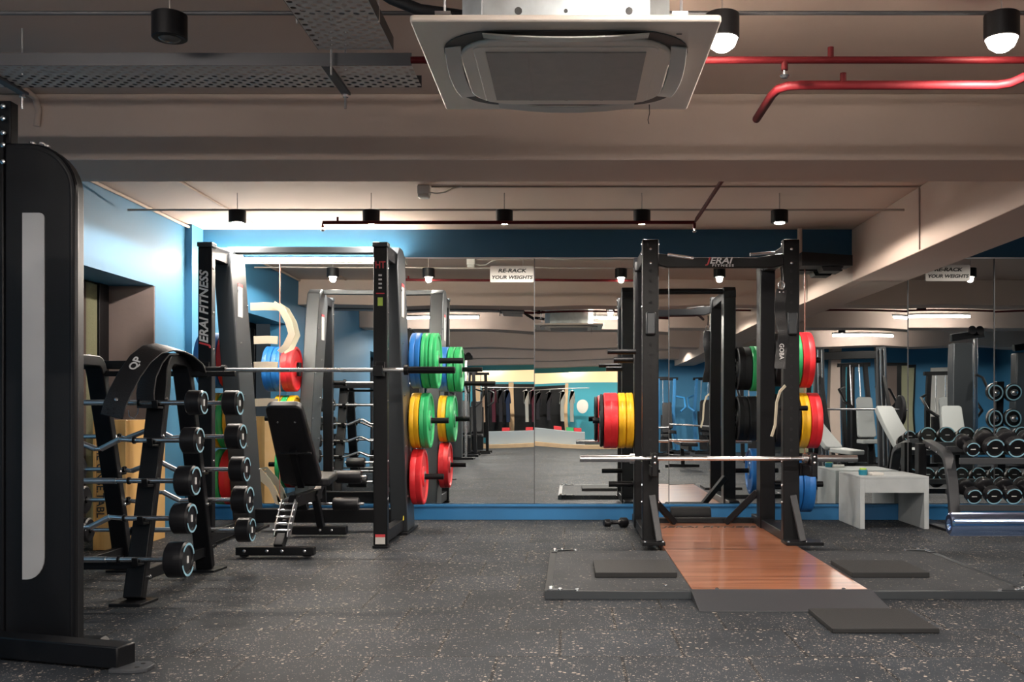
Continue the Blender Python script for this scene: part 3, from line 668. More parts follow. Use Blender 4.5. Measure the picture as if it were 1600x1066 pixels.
o = MB().ribbon([(1.53, GY-.01, 1.16), (1.49, GY-.02, 1.12), (1.465, GY-.025, 1.04), (1.46, GY-.02, .95), (1.455, GY-.02, .88), (1.43, GY-.02, .80)], (1, .4, 0), .02, .006).build('cotton_strap', CREAMC); props(o, 'cream cotton strap dangling inside the right post of the half rack', 'strap')

# ------------------------------------------------------------------ lifting platform
t = thing('lifting_platform', 'large lifting platform with orange wood centre, speckled rubber sides and steel ramp', 'lifting platform', (1.15, 6.5, 0))
wx0, wx1 = .647, 1.575
MB().box(-.10, wx0, 5.37, 6.90, .0, .04).build('rubber_side', PLATM, t, .002)
MB().box(wx1, 2.40, 5.37, 6.90, .0, .04).build('rubber_side', PLATM, t, .002)
MB().box(wx0, wx1, 5.37, 8.5, .0, .045).build('wood_deck', WOODP, t, .002, label='orange striped wood deck')
for a in ((-.13, wx0, 5.355, 5.385, 0, .042), (wx1, 2.43, 5.355, 5.385, 0, .042), (-.13, -.09, 5.385, 6.92, 0, .043), (2.39, 2.43, 5.385, 6.92, 0, .043)):
    MB().box(*a).build('edge_frame', GRAPH, t, .002)
for (cx, s) in ((-.11, 1), (2.41, -1)):
    for (cy, q) in ((5.37, 1), (6.91, -1)):
        MB().prism([(cx-s*.01, cy-q*.01), (cx+s*.14, cy-q*.01), (cx+s*.14, cy+q*.02), (cx+s*.03, cy+q*.05), (cx+s*.025, cy+q*.14), (cx-s*.01, cy+q*.14)], 'z', .043, .047).build('corner_bracket', GRAPH, t)
        for p in ((cx+s*.01, cy+q*.01, .047), (cx+s*.01, cy+q*.055, .047), (cx+s*.06, cy+q*.005, .047), (cx+s*.15, cy+q*.01, .042)):
            bolts(MB(), [p], (0, 0, 1), .013, .010).build('frame_bolt', BOLT, t)
for p in ((wx0+.13, 5.40, .045), (wx1-.13, 5.40, .045), (.52, 5.55, .04)): bolts(MB(), [p], (0, 0, 1), .011, .007).build('frame_bolt', BOLT, t)
MB().prism([(5.02, 0), (5.02, .004), (5.385, .048), (5.385, 0)], 'x', wx0-.01, wx1+.01).build('steel_ramp', DGREY, t, .001)
text('JERAI FITNESS', t, TXTK, (1.12, 8.22, .0465), .14, xdir=(1, 0, 0), ydir=(0, 1, 0), sx=.88, shear=.25, depth=.0008)
def pad(x0, x1, y0, y1, z, sk, label, th=.028):
    o = MB().prism([(x0, y0), (x1, y0), (x1+sk, y1), (x0+sk, y1)], 'z', z, z+th).build('rubber_pad', mat('dense_black_rubber', (.010, .010, .011), .75, bump=.3, bscale=300), None, .003); props(o, label, 'rubber mat', 'loose rubber pads'); return o
pad(.145, .61, 5.80, 6.30, .0405, 0, 'rectangular black rubber pad lying on the left side of the platform')
pad(1.60, 2.04, 5.80, 6.28, .0405, 0, 'rectangular black rubber pad lying on the right side of the platform')
pad(1.165, 1.64, 4.54, 5.0, .001, 0, 'square black rubber pad lying on the bare floor in front of the ramp', .022)
# foam roller behind and ankle strap
t = thing('foam_roller', 'black foam roller lying against the wall behind the platform', 'foam roller', (1.05, 8.95, 0))
MB().lathe([(0, .03), (0, .062), (.01, .07), (.34, .07), (.35, .062), (.35, .03), (0, .03)], (.88, 8.95, .0705), (1, 0, 0), 32).build('foam_body', RUBBER, t)
t = thing('small_dumbbell', 'tiny black hand weight lying on the floor left of the half rack', 'dumbbell', (.38, 8.55, 0))
MB().lathe([(-.10, 0), (-.10, .025), (-.09, .032), (-.05, .034), (-.04, .02), (-.03, .014), (.03, .014), (.04, .026), (.05, .042), (.10, .042), (.11, .034), (.11, 0)], (.38, 8.55, .043), (1, .35, 0), 16).build('hand_weight_body', URETH, t, smooth=50)

# ------------------------------------------------------------------ adjustable bench
t = thing('adjustable_bench', 'black adjustable bench with its backrest set steep, facing the mirror', 'weight bench', (-1.95, 7.4, 0))
bx = -1.95
MB().box(bx-.27, bx+.25, 6.80, 6.87, .02, .075).build('front_foot', BLACK, t, .005)
MB().box(bx-.20, bx+.22, 7.92, 8.0, .02, .085).build('rear_foot', BLACK, t, .005)
m = MB(); bolts(m, [(bx+q, 6.80, .05) for q in (-.06, .04, -.21, .19)], (0, -1, 0), .012, .008); bolts(m, [(bx+q, 7.92, .055) for q in (.02, .11)], (0, -1, 0), .011, .008); m.build('bolt', BOLT, t)
for q in (-.22, .20): MB().lathe([(-.02, .02), (-.02, .035), (.02, .035), (.02, .02)], (bx+q, 6.84, .0365), (0, 1, 0), 18).build('wheel', RUBBER, t)
MB().bar((bx+.0, 6.86, .06), (bx+.0, 7.25, .36), .06, .07, (1, 0, 0)).build('front_strut', BLACK, t, .005)
MB().bar((bx+.0, 7.25, .34), (bx+.0, 7.95, .34), .06, .08, (1, 0, 0)).build('spine', BLACK, t, .005)
MB().bar((bx+.02, 7.96, .07), (bx+.02, 7.75, .36), .05, .06, (1, 0, 0)).build('rear_strut', BLACK, t, .005)
m = MB()
for q in (-.045, .045): m.prism([(6.90, .13), (6.98, .13), (7.16, .33), (7.10, .37), (6.93, .21)], 'x', bx+q-.004, bx+q+.004)
m.build('adjustment_ladder', STEEL, t, .002)
m = MB()
for k in range(5): m.cyl((bx-.06, 6.94+k*.04, .17+k*.042), (bx+.06, 6.94+k*.04, .17+k*.042), .009, 10)
m.build('ladder_rung', BOLT, t)
MB().box(bx-.02, bx+.02, 6.872, 6.89, .075, .105).build('warning_sticker', YELW, t)
p0, p1 = Vector((bx, 7.48, .46)), Vector((bx, 6.98, 1.03)); dv = (p1-p0).normalized(); nv = Vector((1, 0, 0)).cross(dv)
def padpoly(w0, w1, L, r=.05):
    pts = []
    for (cx, cy, a0) in ((w1/2-r, L-r, 0), (-w1/2+r, L-r, PI/2), (-w0/2+r, r, PI), (w0/2-r, r, 1.5*PI)):
        for k in range(6): a = a0+k*PI/2/5; pts.append((cx+r*math.cos(a), cy+r*math.sin(a)))
    return pts
def slab(mb, o, u, v, poly, th):
    nn = u.cross(v).normalized(); A = [mb.bm.verts.new(o+u*a+v*b-nn*th/2) for a, b in poly]; B = [mb.bm.verts.new(o+u*a+v*b+nn*th/2) for a, b in poly]
    mb.bm.faces.new(A[::-1]); mb.bm.faces.new(B); n = len(poly)
    for i in range(n): mb.bm.faces.new((A[i], A[(i+1) % n], B[(i+1) % n], B[i]))
    return mb
slab(MB(), p0, Vector((1, 0, 0)), dv, padpoly(.29, .25, .76), .065).build('backrest', VINYL, t, .014, 3)
bk = Vector((1, 0, 0)).cross(dv)*-1
sgn = 1 if bk.y < 0 else -1
off = bk*sgn*.045
MB().bar(p0+off+dv*.0, p0+off+dv*.36, .05, .04, (1, 0, 0)).box(bx-.10, bx+.14, 7.17, 7.19, .675, .69).build('backrest_frame', BLACK, t, .004)
m = MB(); bolts(m, [p0+off*.75+dv*a+Vector((q, 0, 0)) for a in (.62,) for q in (-.06, .06)]+[p0+off*.75+dv*.33+Vector((q, 0, 0)) for q in (-.10, .10)], tuple(off), .008, .005); m.build('pad_bolt', BOLT, t)
slab(MB(), Vector((bx+.03, 7.52, .455)), Vector((1, 0, 0)), Vector((0, 1, .06)).normalized(), padpoly(.30, .26, .42), .06).build('seat', VINYL, t, .014, 3)
MB().bar((bx, 7.9, .34), (bx, 8.12, .44), .05, .05, (1, 0, 0)).bar((bx, 8.1, .46), (bx, 8.12, .24), .04, .04, (1, 0, 0)).build('leg_support', BLACK, t, .004)
for (z, y) in ((.455, 8.12), (.25, 8.02)):
    MB().cyl((bx-.30, y, z), (bx+.34, y, z), .012, 12).build('roller_axle', CHROME, t)
    for q in ((-.28, -.10), (.10, .30)): MB().lathe([(0, .02), (0, .045), (.01, .052), (q[1]-q[0]-.01, .052), (q[1]-q[0], .045), (q[1]-q[0], .02)], (bx+q[0], y, z), (1, 0, 0), 28).build('roller_pad', VINYL, t)

# ------------------------------------------------------------------ barbell rack with fixed barbells
F1, F2 = -2.24, -2.74
t = thing('barbell_rack', 'black A-frame rack full of fixed barbells at the left', 'barbell rack', (-2.5, 5.75, 0))
for x in (F1, F2):
    path = [(5.27, .02), (5.40, .42), (5.53, .86), (5.60, 1.12)] + [(5.68-.08*math.cos(a), 1.17+.10*math.sin(a)) for a in (0.35, .8, 1.2, 1.57)] + [(5.86+.08*math.sin(a), 1.17+.10*math.cos(a)) for a in (0, .4, .8, 1.2)] + [(5.97, 1.10), (6.06, .82), (6.19, .40), (6.30, .02)]
    MB().ribbon([(x, a, b) for a, b in path], (1, 0, 0), .10, .06).build('a_frame', BLACK, t, .006)
    for y in (5.25, 6.32): MB().prism([(x-.08, y-.10), (x+.08, y-.10), (x+.10, y+.08), (x-.10, y+.08)], 'z', 0, .014).build('foot_plate', BLACK, t, .002)
    MB().bar((x, 5.33, .125), (x, 6.24, .125), .05, .06, (1, 0, 0)).build('base_rail', BLACK, t, .004)
    m = MB(); m = None
    for y in (5.70, 5.84): bolts(MB(), [(x, y, 1.30)], (0, 0, 1), .013, .008).build('bolt', BOLT, t)
    for (y, z) in ((5.55, 1.05), (5.50, .85), (5.44, .62), (5.38, .42), (5.33, .125), (5.99, 1.05), (6.06, .83), (6.12, .62), (6.18, .42)): bolts(MB(), [(x+.05, y, z)], (1, 0, 0), .010, .012).build('bolt', BOLT, t)
MB().bar((F2, 5.31, .19), (F1, 5.31, .19), .045, .05).build('lower_crossbar', BLACK, t, .004)
MB().bar((F2-.4, 6.05, 1.255), (F1-.02, 6.05, 1.255), .04, .05).bar((F2-.0, 5.95, 1.2), (F1+.3, 5.95, 1.2), .03, .03).build('upper_crossbar', BLACK, t, .004)
front = [(5.485, 1.03, 0, .066), (5.42, .83, 1, .070), (5.355, .62, 0, .080), (5.30, .43, 1, .080), (5.235, .226, 0, .092)]
rear = [(6.075, 1.03, 0, .075), (6.13, .83, 1, .078), (6.20, .63, 1, .078), (6.255, .44, 1, .086), (6.31, .25, 0, .075)]
for (rows, s, nmm) in ((front, -1, 'near'), (rear, 1, 'far')):
    for i, (y, z, ez, r) in enumerate(rows):
        for x in (F1, F2):
            yl = y-s*.05
            MB().bar((x+.03, yl-s*.0, z-.028), (x+.03, y+s*.025, z-.025), .03, .012, (1, 0, 0)).bar((x+.03, y+s*.025, z-.03), (x+.03, y+s*.035, z+.012), .03, .01, (1, 0, 0)).build('bar_cradle', BLACK, t, .002)
ords = ['top', 'second', 'third', 'fourth', 'lowest']
for (rows, s, side) in ((front, -1, 'near side'), (rear, 1, 'far side')):
    for i, (y, z, ez, r) in enumerate(rows):
        kind = 'curved' if ez else 'straight'
        cx = -2.5; b = thing('fixed_barbell', '%s fixed barbell with round black heads, %s row on the %s of the rack' % (kind, ords[i], side), 'barbell', (cx, y, z-r), 'fixed barbells on the A-frame rack')
        if ez:
            prof = [(-.46, 0), (-.20, 0), (-.16, .012), (-.05, -.035), (0, -.042) if 0 else (-.02, -.04), (.02, -.04), (.06, -.028), (.14, .008), (.20, 0), (.46, 0)]
            zz = [(-.46, 0), (-.24, 0), (-.15, .01), (-.01, -.045), (.02, -.045), (.12, .006), (.20, 0), (.46, 0)]
            if s > 0: zz = [(a, -b_*1.0) for a, b_ in zz]
            MB().tube([(cx+a, y, z+q) for a, q in zz], .013, 14).build('shaft', CHROME, b)
            MB().tube([(cx+a, y, z+q) for a, q in zz[2:4]], .015, 14).tube([(cx+a, y, z+q) for a, q in zz[4:6]], .015, 14).build('knurled_grip', STEEL, b)
        else:
            MB().cyl((cx-.46, y, z), (cx+.46, y, z), .013, 18).build('shaft', CHROME, b)
            MB().cyl((cx-.30, y, z), (cx+.13, y, z), .0155, 18).build('knurled_grip', STEEL, b)
        MB().lathe([(0, .013), (0, .019), (.012, .019), (.012, .013)], (cx+.19, y, z), (1, 0, 0), 16).lathe([(0, .013), (0, .019), (.012, .019), (.012, .013)], (cx-.20, y, z), (1, 0, 0), 16).build('collar', BLACK, b)
        for q in (-1, 1):
            w_ = .055+.5*r
            x0 = cx+q*(.50-w_/2); hd = MB().lathe([(0, .02), (0, r-.01), (.008, r), (w_-.012, r), (w_, r-.014), (w_, .72*r), (w_-.005, .70*r), (w_-.005, 0)], (x0, y, z), (q, 0, 0), 40).build('weight_head', URETH, b)
            m = MB(); cxx = x0+q*(w_+.0005)
            for (a0, a1) in ((.25, 2.5), (3.4, 5.65)):
                n = 16; P = [(a0+(a1-a0)*k/n) for k in range(n+1)]
                V = [(cxx, y+rr*math.cos(a), z+rr*math.sin(a)) for a in P for rr in (.80*r, .93*r)] ; V = V+[(cxx+q*.0012, p[1], p[2]) for p in V]
                N = 2*(n+1); Fc = []
                for k in range(n): Fc += [(2*k, 2*k+1, 2*k+3, 2*k+2), (N+2*k, N+2*k+2, N+2*k+3, N+2*k+1), (2*k, 2*k+2, N+2*k+2, N+2*k), (2*k+1, N+2*k+1, N+2*k+3, 2*k+3)]
                m._faces(V, Fc)
            m.build('blue_ring', RINGB, hd, smooth=0)
            MB().box(min(cxx-q*.006, cxx+q*.0), max(cxx-q*.006, cxx), y-.006, y+.006, z-.018, z+.018).build('weight_number_plate', TXTW, hd)
# leather lifting belt draped over the top
t = thing('lifting_belt', 'thick black lever belt draped over the crossbar of the barbell rack', 'lifting belt', (-2.62, 5.6, 1.0))
P = [(-2.37, 5.30, .955), (-2.355, 5.305, 1.02), (-2.335, 5.33, 1.09), (-2.305, 5.37, 1.18), (-2.275, 5.43, 1.26), (-2.25, 5.52, 1.315), (-2.225, 5.62, 1.335), (-2.205, 5.73, 1.33), (-2.19, 5.82, 1.31), (-2.17, 5.92, 1.26), (-2.16, 5.97, 1.18)]
MB().ribbon(P, (.95, -.05, -.30), .12, .010).build('strap', LEATHER, t, .003)
P2 = [(-2.27, 5.49, 1.00), (-2.27, 5.48, 1.08), (-2.265, 5.50, 1.17), (-2.25, 5.55, 1.25), (-2.235, 5.61, 1.295), (-2.22, 5.70, 1.30)]
t.name = 'lifting_belt'
o = MB().ribbon(P2, (1, -.1, 0), .10, .012).build('leather_strap', LEATHER, None, .003); props(o, 'wide black leather belt wrapped over the near frame of the barbell rack', 'belt')
m = MB(); bolts(m, [(-2.346, 5.30, 1.045)], (.2, -1, .35), .010, .005); m.build('rivet', BOLT, t)
m = MB(); bolts(m, [(-2.385+.03*i, 5.292, .975+.022*j) for i in (0, 1) for j in (0, 1)], (.2, -1, .35), .006, .002); m.build('punched_hole', RUBBER, t)
text('QP', t, TXTW, (-2.285, 5.388, 1.235), .06, xdir=(.25, .45, .75), ydir=(-.9, .1, .25), bold=.02)
o = MB().tube([(-2.31, 5.55, 1.24), (-2.315, 5.53, 1.12), (-2.32, 5.50, .97), (-2.335, 5.49, .945), (-2.36, 5.49, .955), (-2.365, 5.49, .99)], .003, 6).build('chain', BOLT); props(o, 'thin chain dangling between the frames of the barbell rack', 'chain')

# ------------------------------------------------------------------ plyo box, cream straps
t = thing('plyo_box', 'tall plywood jump box with dark lettering standing by the left wall', 'jump box', (-3.25, 7.5, 0))
MB().box(-3.33, -3.12, 7.2, 7.9, 0, .915).build('box_body', PLY, t, .003)
m = MB().box(-3.35, -3.33, 7.195, 7.9, 0, .915); m.build('side_panel', PLY, t, .002)
t2b = text('THE UNBE.TABL', t, TXTK, (-3.30, 7.198, .50), .075, xdir=(0, 0, -1), ydir=(1, 0, 0), sx=1.0)
t = thing('resistance_band', 'cream cloth bands looped on the mirror behind the adjustable bench', 'band', (-2.7, 9.1, .3))
for z, x0 in ((1.91, -2.86), (1.61, -2.83), (1.38, -2.83), (1.05, -2.83)): MB().ribbon([(x0, 9.178, z), (x0+.12, 9.176, z+.004), (-2.62, 9.178, z)], (0, 0, 1), .07, .006).build('taped_strip', CREAMC, t)
MB().ribbon([(-2.64, 9.12, 1.93), (-2.56, 9.11, 1.88), (-2.50, 9.10, 1.77), (-2.47, 9.10, 1.66), (-2.52, 9.10, 1.55), (-2.58, 9.11, 1.50)], (.7, 0, .5), .06, .006).build('hanging_loop', CREAMC, t)
for k in range(4): MB().ribbon([(-2.84, 9.10, .44-.02*k), (-2.75, 9.09, .46-.03*k), (-2.66, 9.08, .36-.02*k), (-2.60, 9.08, .25-.03*k), (-2.57+.02*k, 9.08, .16-.01*k)], (.3, 0, 1), .022, .006).build('frayed_end', CREAMC, t)

# ------------------------------------------------------------------ white wooden bench by the mirror
t = thing('wooden_stool_table', 'chalky white wooden low table against the mirror', 'table', (2.68, 8.8, 0))
MB().box(2.40, 2.97, 8.46, 9.13, .415, .437).build('tabletop', WHPAINT, t, .003)
MB().box(2.40, 2.44, 8.46, 9.13, 0, .415).build('side_board', WHPAINT, t, .003); MB().box(2.93, 2.97, 8.46, 9.13, 0, .415).build('side_board', WHPAINT, t, .003)
MB().box(2.44, 2.93, 8.46, 8.485, .30, .415).build('apron', WHPAINT, t, .002)
t = thing('tea_light_jar', 'small teal jar with a lime lid on the white table', 'jar', (2.44, 8.60, .437))
MB().lathe([(0, 0), (0, .035), (.04, .038), (.045, .034), (.045, 0)], (2.47, 8.62, .4375), (0, 0, 1), 24).build('jar_body', TEAL, t)
MB().lathe([(0, .028), (.012, .028), (.014, .02), (.014, 0)], (2.47, 8.62, .4825), (0, 0, 1), 20).build('lid', LIME, t)
o = MB().cbox((2.56, 8.62, .449), (.11, .14, .022), .25).build('folded_card', WHITE, None, .003); props(o, 'white folded card lying on the white table beside the jar', 'card')

# ------------------------------------------------------------------ dumbbell rack
t = thing('dumbbell_rack', 'grey two-tier dumbbell rack against the mirror at the right edge', 'dumbbell rack', (3.9, 8.6, 0))
for x in (3.15, 4.75):
    MB().ribbon([(x, 9.02, .70), (x, 8.80, .665), (x, 8.60, .625), (x, 8.54, .60), (x, 8.50, .56), (x, 8.43, .40), (x, 8.36, .02)], (1, 0, 0), .085, .05).build('end_frame', DGREY, t, .005)
    MB().box(x-.10, x-.03, 8.95, 9.05, 0, .69).build('rear_upright', BLACK, t, .004)
    MB().box(x-.10, x+.04, 8.32, 9.05, 0, .02).build('foot_bar', BLACK, t, .003)
    m = MB(); bolts(m, [(x-.045, 8.66, .63), (x-.045, 8.83, .66)], (-1, 0, 0), .010, .008); m.build('bolt', BOLT, t)
tiers = [(8.30, .615, 8.62, .70), (8.30, .235, 8.62, .345)]
for (ya, za, yb, zb_) in tiers:
    MB().bar((3.17, ya+.02, za-.045), (4.77, ya+.02, za-.045), .04, .05).bar((3.17, yb, zb_-.045), (4.77, yb, zb_-.045), .04, .05).build('shelf_tray', DGREY, t, .003)
db0 = None
def dumbbell(x, y, z, ry, r, label):
    """axis runs in Y, tilted by ry"""
    t = thing('dumbbell', label, 'dumbbell', (x, y, z-r), 'round black dumbbells on the rack'); ax = Vector((0, math.cos(ry), math.sin(ry))); c = Vector((x, y, z))
    MB().tube([c-ax*.07, c-ax*.03, c, c+ax*.03, c+ax*.07], [.014, .016, .0175, .016, .014], 16).build('handle', CHROME, t)
    for q in (-1, 1):
        a = ax*q; w_ = .05+r*.35
        hd = MB().lathe([(.06, .016), (.06, r-.012), (.068, r), (.06+w_-.012, r), (.06+w_, r-.014), (.06+w_, .7*r), (.06+w_-.005, .68*r), (.06+w_-.005, 0)], c, a, 36).build('weight_head', URETH, t)
        m = MB(); u, v = frame_of(a); o_ = c+a*(.06+w_+.0005)
        for (a0, a1) in ((.35, 2.8), (3.5, 5.9)):
            n = 14; P = [(a0+(a1-a0)*k/n) for k in range(n+1)]
            V = [o_+(u*math.cos(an)+v*math.sin(an))*rr for an in P for rr in (.80*r, .93*r)]; V = V+[p+a*.0012 for p in V]
            N = 2*(n+1); Fc = []
            for k in range(n): Fc += [(2*k, 2*k+1, 2*k+3, 2*k+2), (N+2*k, N+2*k+2, N+2*k+3, N+2*k+1), (2*k, 2*k+2, N+2*k+2, N+2*k), (2*k+1, N+2*k+1, N+2*k+3, 2*k+3)]
            m._faces(V, Fc)
        m.build('blue_ring', RINGB, hd, smooth=0)
        MB().tube([o_-a*.004-u*.02, o_-a*.004+u*.02], .004, 6).build('weight_number_plate', TXTW, hd)
    return t
tops = [(3.27, .062), (3.445, .082), (3.625, .085), (3.81, .085), (3.99, .085), (4.17, .085), (4.35, .085), (4.53, .085)]
ordn = ['first from the left', 'second from the left', 'third from the left', 'fourth from the left', 'fifth from the left', 'sixth from the left', 'seventh from the left', 'eighth from the left']
for i, (x, r) in enumerate(tops): dumbbell(x-.045*0, 8.42, .630+.030+r*.62, .26, r, 'round black dumbbell on the upper shelf, '+ordn[i])
lows = [(3.28, .066), (3.44, .072), (3.60, .072), (3.765, .072), (3.93, .072), (4.10, .072), (4.27, .072), (4.44, .072), (4.6, .072)]
for i, (x, r) in enumerate(lows): dumbbell(x, 8.42, .250+.030+r*.62, .30, r, 'smaller black dumbbell on the lower shelf, '+(ordn+['ninth from the left'])[i])

# ------------------------------------------------------------------ foreground cable machine (left edge)
t = thing('cable_machine', 'tall black cable machine with curved shroud cut off by the left edge', 'gym machine', (-2.25, 4.3, 0))
xr, xl, yf = -2.052, -2.345, 4.24
prof = [(xl, .0), (xr, .0), (xr, 1.92)] + [(xr-.20+.20*math.cos(a), 1.90+.20*math.sin(a)) for a in [k*PI/2/8 for k in range(1, 9)]] + [(xl, 2.10)]
MB().prism(prof, 'y', yf+.01, yf+.09).build('shroud', BLACK, t, .006)
rim = [(xr-.018, yf+.03, .02), (xr-.018, yf+.03, 1.2), (xr-.018, yf+.03, 1.88)] + [(xr-.20+.182*math.cos(a), yf+.03, 1.90+.182*math.sin(a)) for a in [k*PI/2/8 for k in range(1, 9)]] + [(xl+.03, yf+.03, 2.083)]
MB().tube(rim, .021, 14).build('rim_tube', BLACK, t)
sx0, sx1 = -2.268, -2.178
pp = [(sx0, .29)] + [(sx1-.07+.07*math.cos(a), .38+.09*math.sin(a)) for a in [-PI/2+k*PI/2/6 for k in range(7)]] + [(sx1, 1.79)] + [(sx1-.02+.02*math.cos(a), 1.79+.02*math.sin(a)) for a in [k*PI/2/4 for k in range(1, 5)]] + [(sx0, 1.81)]
MB().prism(pp, 'y', yf+.003, yf+.012).build('frosted_window', FROST, t, label='frosted grey side window')
MB().box(xl-.03, xl, yf+.0, yf+.10, 0, 2.15).build('frame_post', BLACK, t, .004)
m = MB(); bolts(m, [(-2.24, yf+.03, 2.102), (-2.20, yf+.03, 2.10), (-2.18, yf+.03, 2.09)], (.2, 0, 1), .014, .01); bolts(m, [(xl+.0, yf-.0, z) for z in (2.02, 2.09, 2.14, 2.20, 2.25)], (0, -1, 0), .011, .008); bolts(m, [(xl-.0, yf-.02, .04), (xl-.01, yf-.02, .015)], (0, -1, 0), .010, .008); m.build('bolt', BOLT, t)
MB().box(-2.40, xl+.02, yf+.02, yf+.08, 2.1, 2.28).build('pulley_bracket', BLACK, t, .004)
MB().lathe([(-.012, 0), (-.012, .05), (0, .043), (.012, .05), (.012, 0)], (-2.40, yf+.02, 2.13), (0, 1, 0), 28).build('pulley', RUBBER, t)
MB().cyl((-2.358, yf+.12, .9), (-2.40, yf+.05, 2.12), .004, 8).build('cable', BLACK, t)
for q in (-2.47, -2.40): MB().cyl((q, yf+.22, .05), (q, yf+.22, 2.1), .012, 12).build('guide_rod', CHROME, t)
pl0 = None
for k in range(15):
    z = .27+.034*k
    if pl0 is None:
        pl0 = MB().box(-2.56, -2.345, yf+.15, yf+.29, z, z+.031).build('stack_plate', BLACK, t, .002)
        tick = MB().box(-2.388, -2.36, yf+.148, yf+.15, z+.013, z+.019).build('weight_mark', TXTW, pl0)
    else:
        c_ = pl0.copy(); COL.objects.link(c_); c_.parent = t; c_.location = (0, 0, .034*k); d_ = tick.copy(); COL.objects.link(d_); d_.parent = c_
MB().bar((-2.42, 4.16, .05), (-1.70, 3.93, .05), .10, .085).build('base_foot', BLACK, t, .006)
MB().prism([(-1.74, 3.86), (-1.74, 3.99), (-1.63, 3.985), (-1.60, 3.95), (-1.60, 3.88), (-1.64, 3.855)], 'z', 0, .015).build('foot_plate', DGREY, t, .002)
m = MB()
for q in (3.895, 3.95): m.cyl((-1.645, q, .0145), (-1.645, q, .0165), .009, 12)
m.build('bolt_hole', RUBBER, t)
MB().prism([(-2.12, 0), (-2.12, .02), (-2.0, .02), (-1.98, 0)], 'y', 4.36, 4.42).build('rear_foot', BLACK, t, .003)

# ------------------------------------------------------------------ foreground barbell and bench press (right edge)
olympic(1.90, 2.16, .755, 2.20, 'chrome barbell end with painted blue reflection in the right foreground cut off by the frame', sl=.42, smat=mat('painted_reflection_chrome', (.42, .58, .92), .12, 1.0))  # sleeve tint paints in the reflection of a blue wall
t = thing('bench_press', 'black bench press holding the chrome foreground barbell', 'weight bench', (1.9, 1.9, 0))
for x in (1.36, 2.44):
    MB().box(x-.03, x+.03, 2.18, 2.25, .02, 1.0).build('upright', BLACK, t, .005)
    MB().prism([(2.10, .69), (2.19, .69), (2.19, .80), (2.178, .80), (2.178, .738), (2.128, .738), (2.118, .775), (2.10, .775)], 'x', x-.02, x+.02).build('bar_hook', BLACK, t, .003)
    MB().box(x-.04, x+.04, 1.7, 2.55, 0, .05).build('foot', BLACK, t, .004)
MB().box(1.36, 2.44, 2.19, 2.24, .2, .26).build('crossbar', BLACK, t, .004)
MB().prism(rrect(1.9, 1.55, .28, 1.2, .05), 'z', .42, .48).build('pad', VINYL, t, .012, 3)
MB().box(1.87, 1.93, 1.0, 2.2, .34, .42).box(1.87, 1.93, 1.0, 1.06, .02, .36).build('bench_frame', BLACK, t, .004)
MB().box(1.62, 2.18, .98, 1.08, 0, .05).build('foot', BLACK, t, .004)
o = MB().box(2.52, 3.1, 5.55, 5.66, .0, .07).prism([(2.50, 5.57), (2.64, 5.57), (2.64, 5.65), (2.50, 5.65)], 'z', .07, .09).build('low_step', BLACK, None, .006); props(o, 'low black bar on the floor at the right edge below the chrome barbell', 'step')

# ------------------------------------------------------------------ behind the camera, seen in the mirror
def small_machine(x, y, hgt, label, lean=0, padc=GVINYL, flip=1, accent=BLACK):
    """selectorised or plate-loaded station: frame, uprights, stack, seat, backrest, arms"""
    t = thing('gym_machine', label, 'gym machine', (x, y, 0), 'machines on the camera side of the room')
    MB().box(x-.06, x+.06, y-.6, y+.6, 0, .07).box(x-.4, x+.4, y+.5, y+.6, 0, .06).box(x-.35, x+.35, y-.6, y-.5, 0, .06).build('base_frame', BLACK, t, .005)
    for q in (-.24, .24): MB().bar((x+q, y-.5, .05), (x+q*.8, y-.5+lean, hgt), .07, .09, (1, 0, 0)).build('upright', accent, t, .005)
    MB().bar((x-.28, y-.5+lean, hgt), (x+.28, y-.5+lean, hgt), .08, .08).build('top_beam', BLACK, t, .005)
    MB().box(x-.14, x+.14, y-.56, y-.44, .08, hgt*.55).build('weight_stack', RUBBER, t, .003)
    for q in (-.08, .08): MB().cyl((x+q, y-.5, .07), (x+q, y-.5+lean*.9, hgt), .012, 10).build('guide_rod', CHROME, t)
    MB().prism(rrect(x, y+.15, .36, .42, .05), 'z', .46, .53).build('seat', padc, t, .012)
    MB().bar((x, y+.15, .06), (x, y+.12, .46), .08, .08, (1, 0, 0)).build('seat_post', BLACK, t, .004)
    slab(MB(), Vector((x, y-.06, .56)), Vector((1, 0, 0)), Vector((0, -.3, 1)).normalized(), padpoly(.30, .26, .62), .07).build('backrest', padc, t, .012)
    for q in (-1, 1):
        MB().tube([(x+q*.26, y-.45, hgt*.75), (x+q*.42, y-.2, hgt*.72), (x+q*.42, y+.15, hgt*.6), (x+q*.30, y+.25, hgt*.55)], .022, 12).build('press_arm', accent, t)
    return t
def cable_tower(x, y, label, hgt=2.15):
    t = thing('cable_tower', label, 'gym machine', (x, y, 0), 'machines on the camera side of the room')
    MB().box(x-.15, x+.15, y-.12, y+.12, .05, hgt-.15).build('shroud', GRAPH, t, .02, 3)
    MB().box(x+.20, x+.25, y-.03, y+.03, .05, hgt).build('guide_column', CHROME, t, .005)
    MB().bar((x-.15, y, hgt-.08), (x+.35, y, hgt-.02), .09, .09).build('head_beam', BLACK, t, .005)
    for q in (.0, .12): MB().lathe([(-.015, 0), (-.015, .06), (0, .05), (.015, .06), (.015, 0)], (x+.15+q, y+.08, hgt+.02), (0, 1, 0), 24).build('pulley', RUBBER, t)
    MB().box(x-.35, x+.4, y-.25, y+.25, 0, .05).build('base', BLACK, t, .005)
    MB().tube([(x+.225, y+.06, 1.5), (x+.25, y+.2, 1.45), (x+.30, y+.24, 1.3)], .02, 10).build('cable_arm', BLACK, t)
    return t
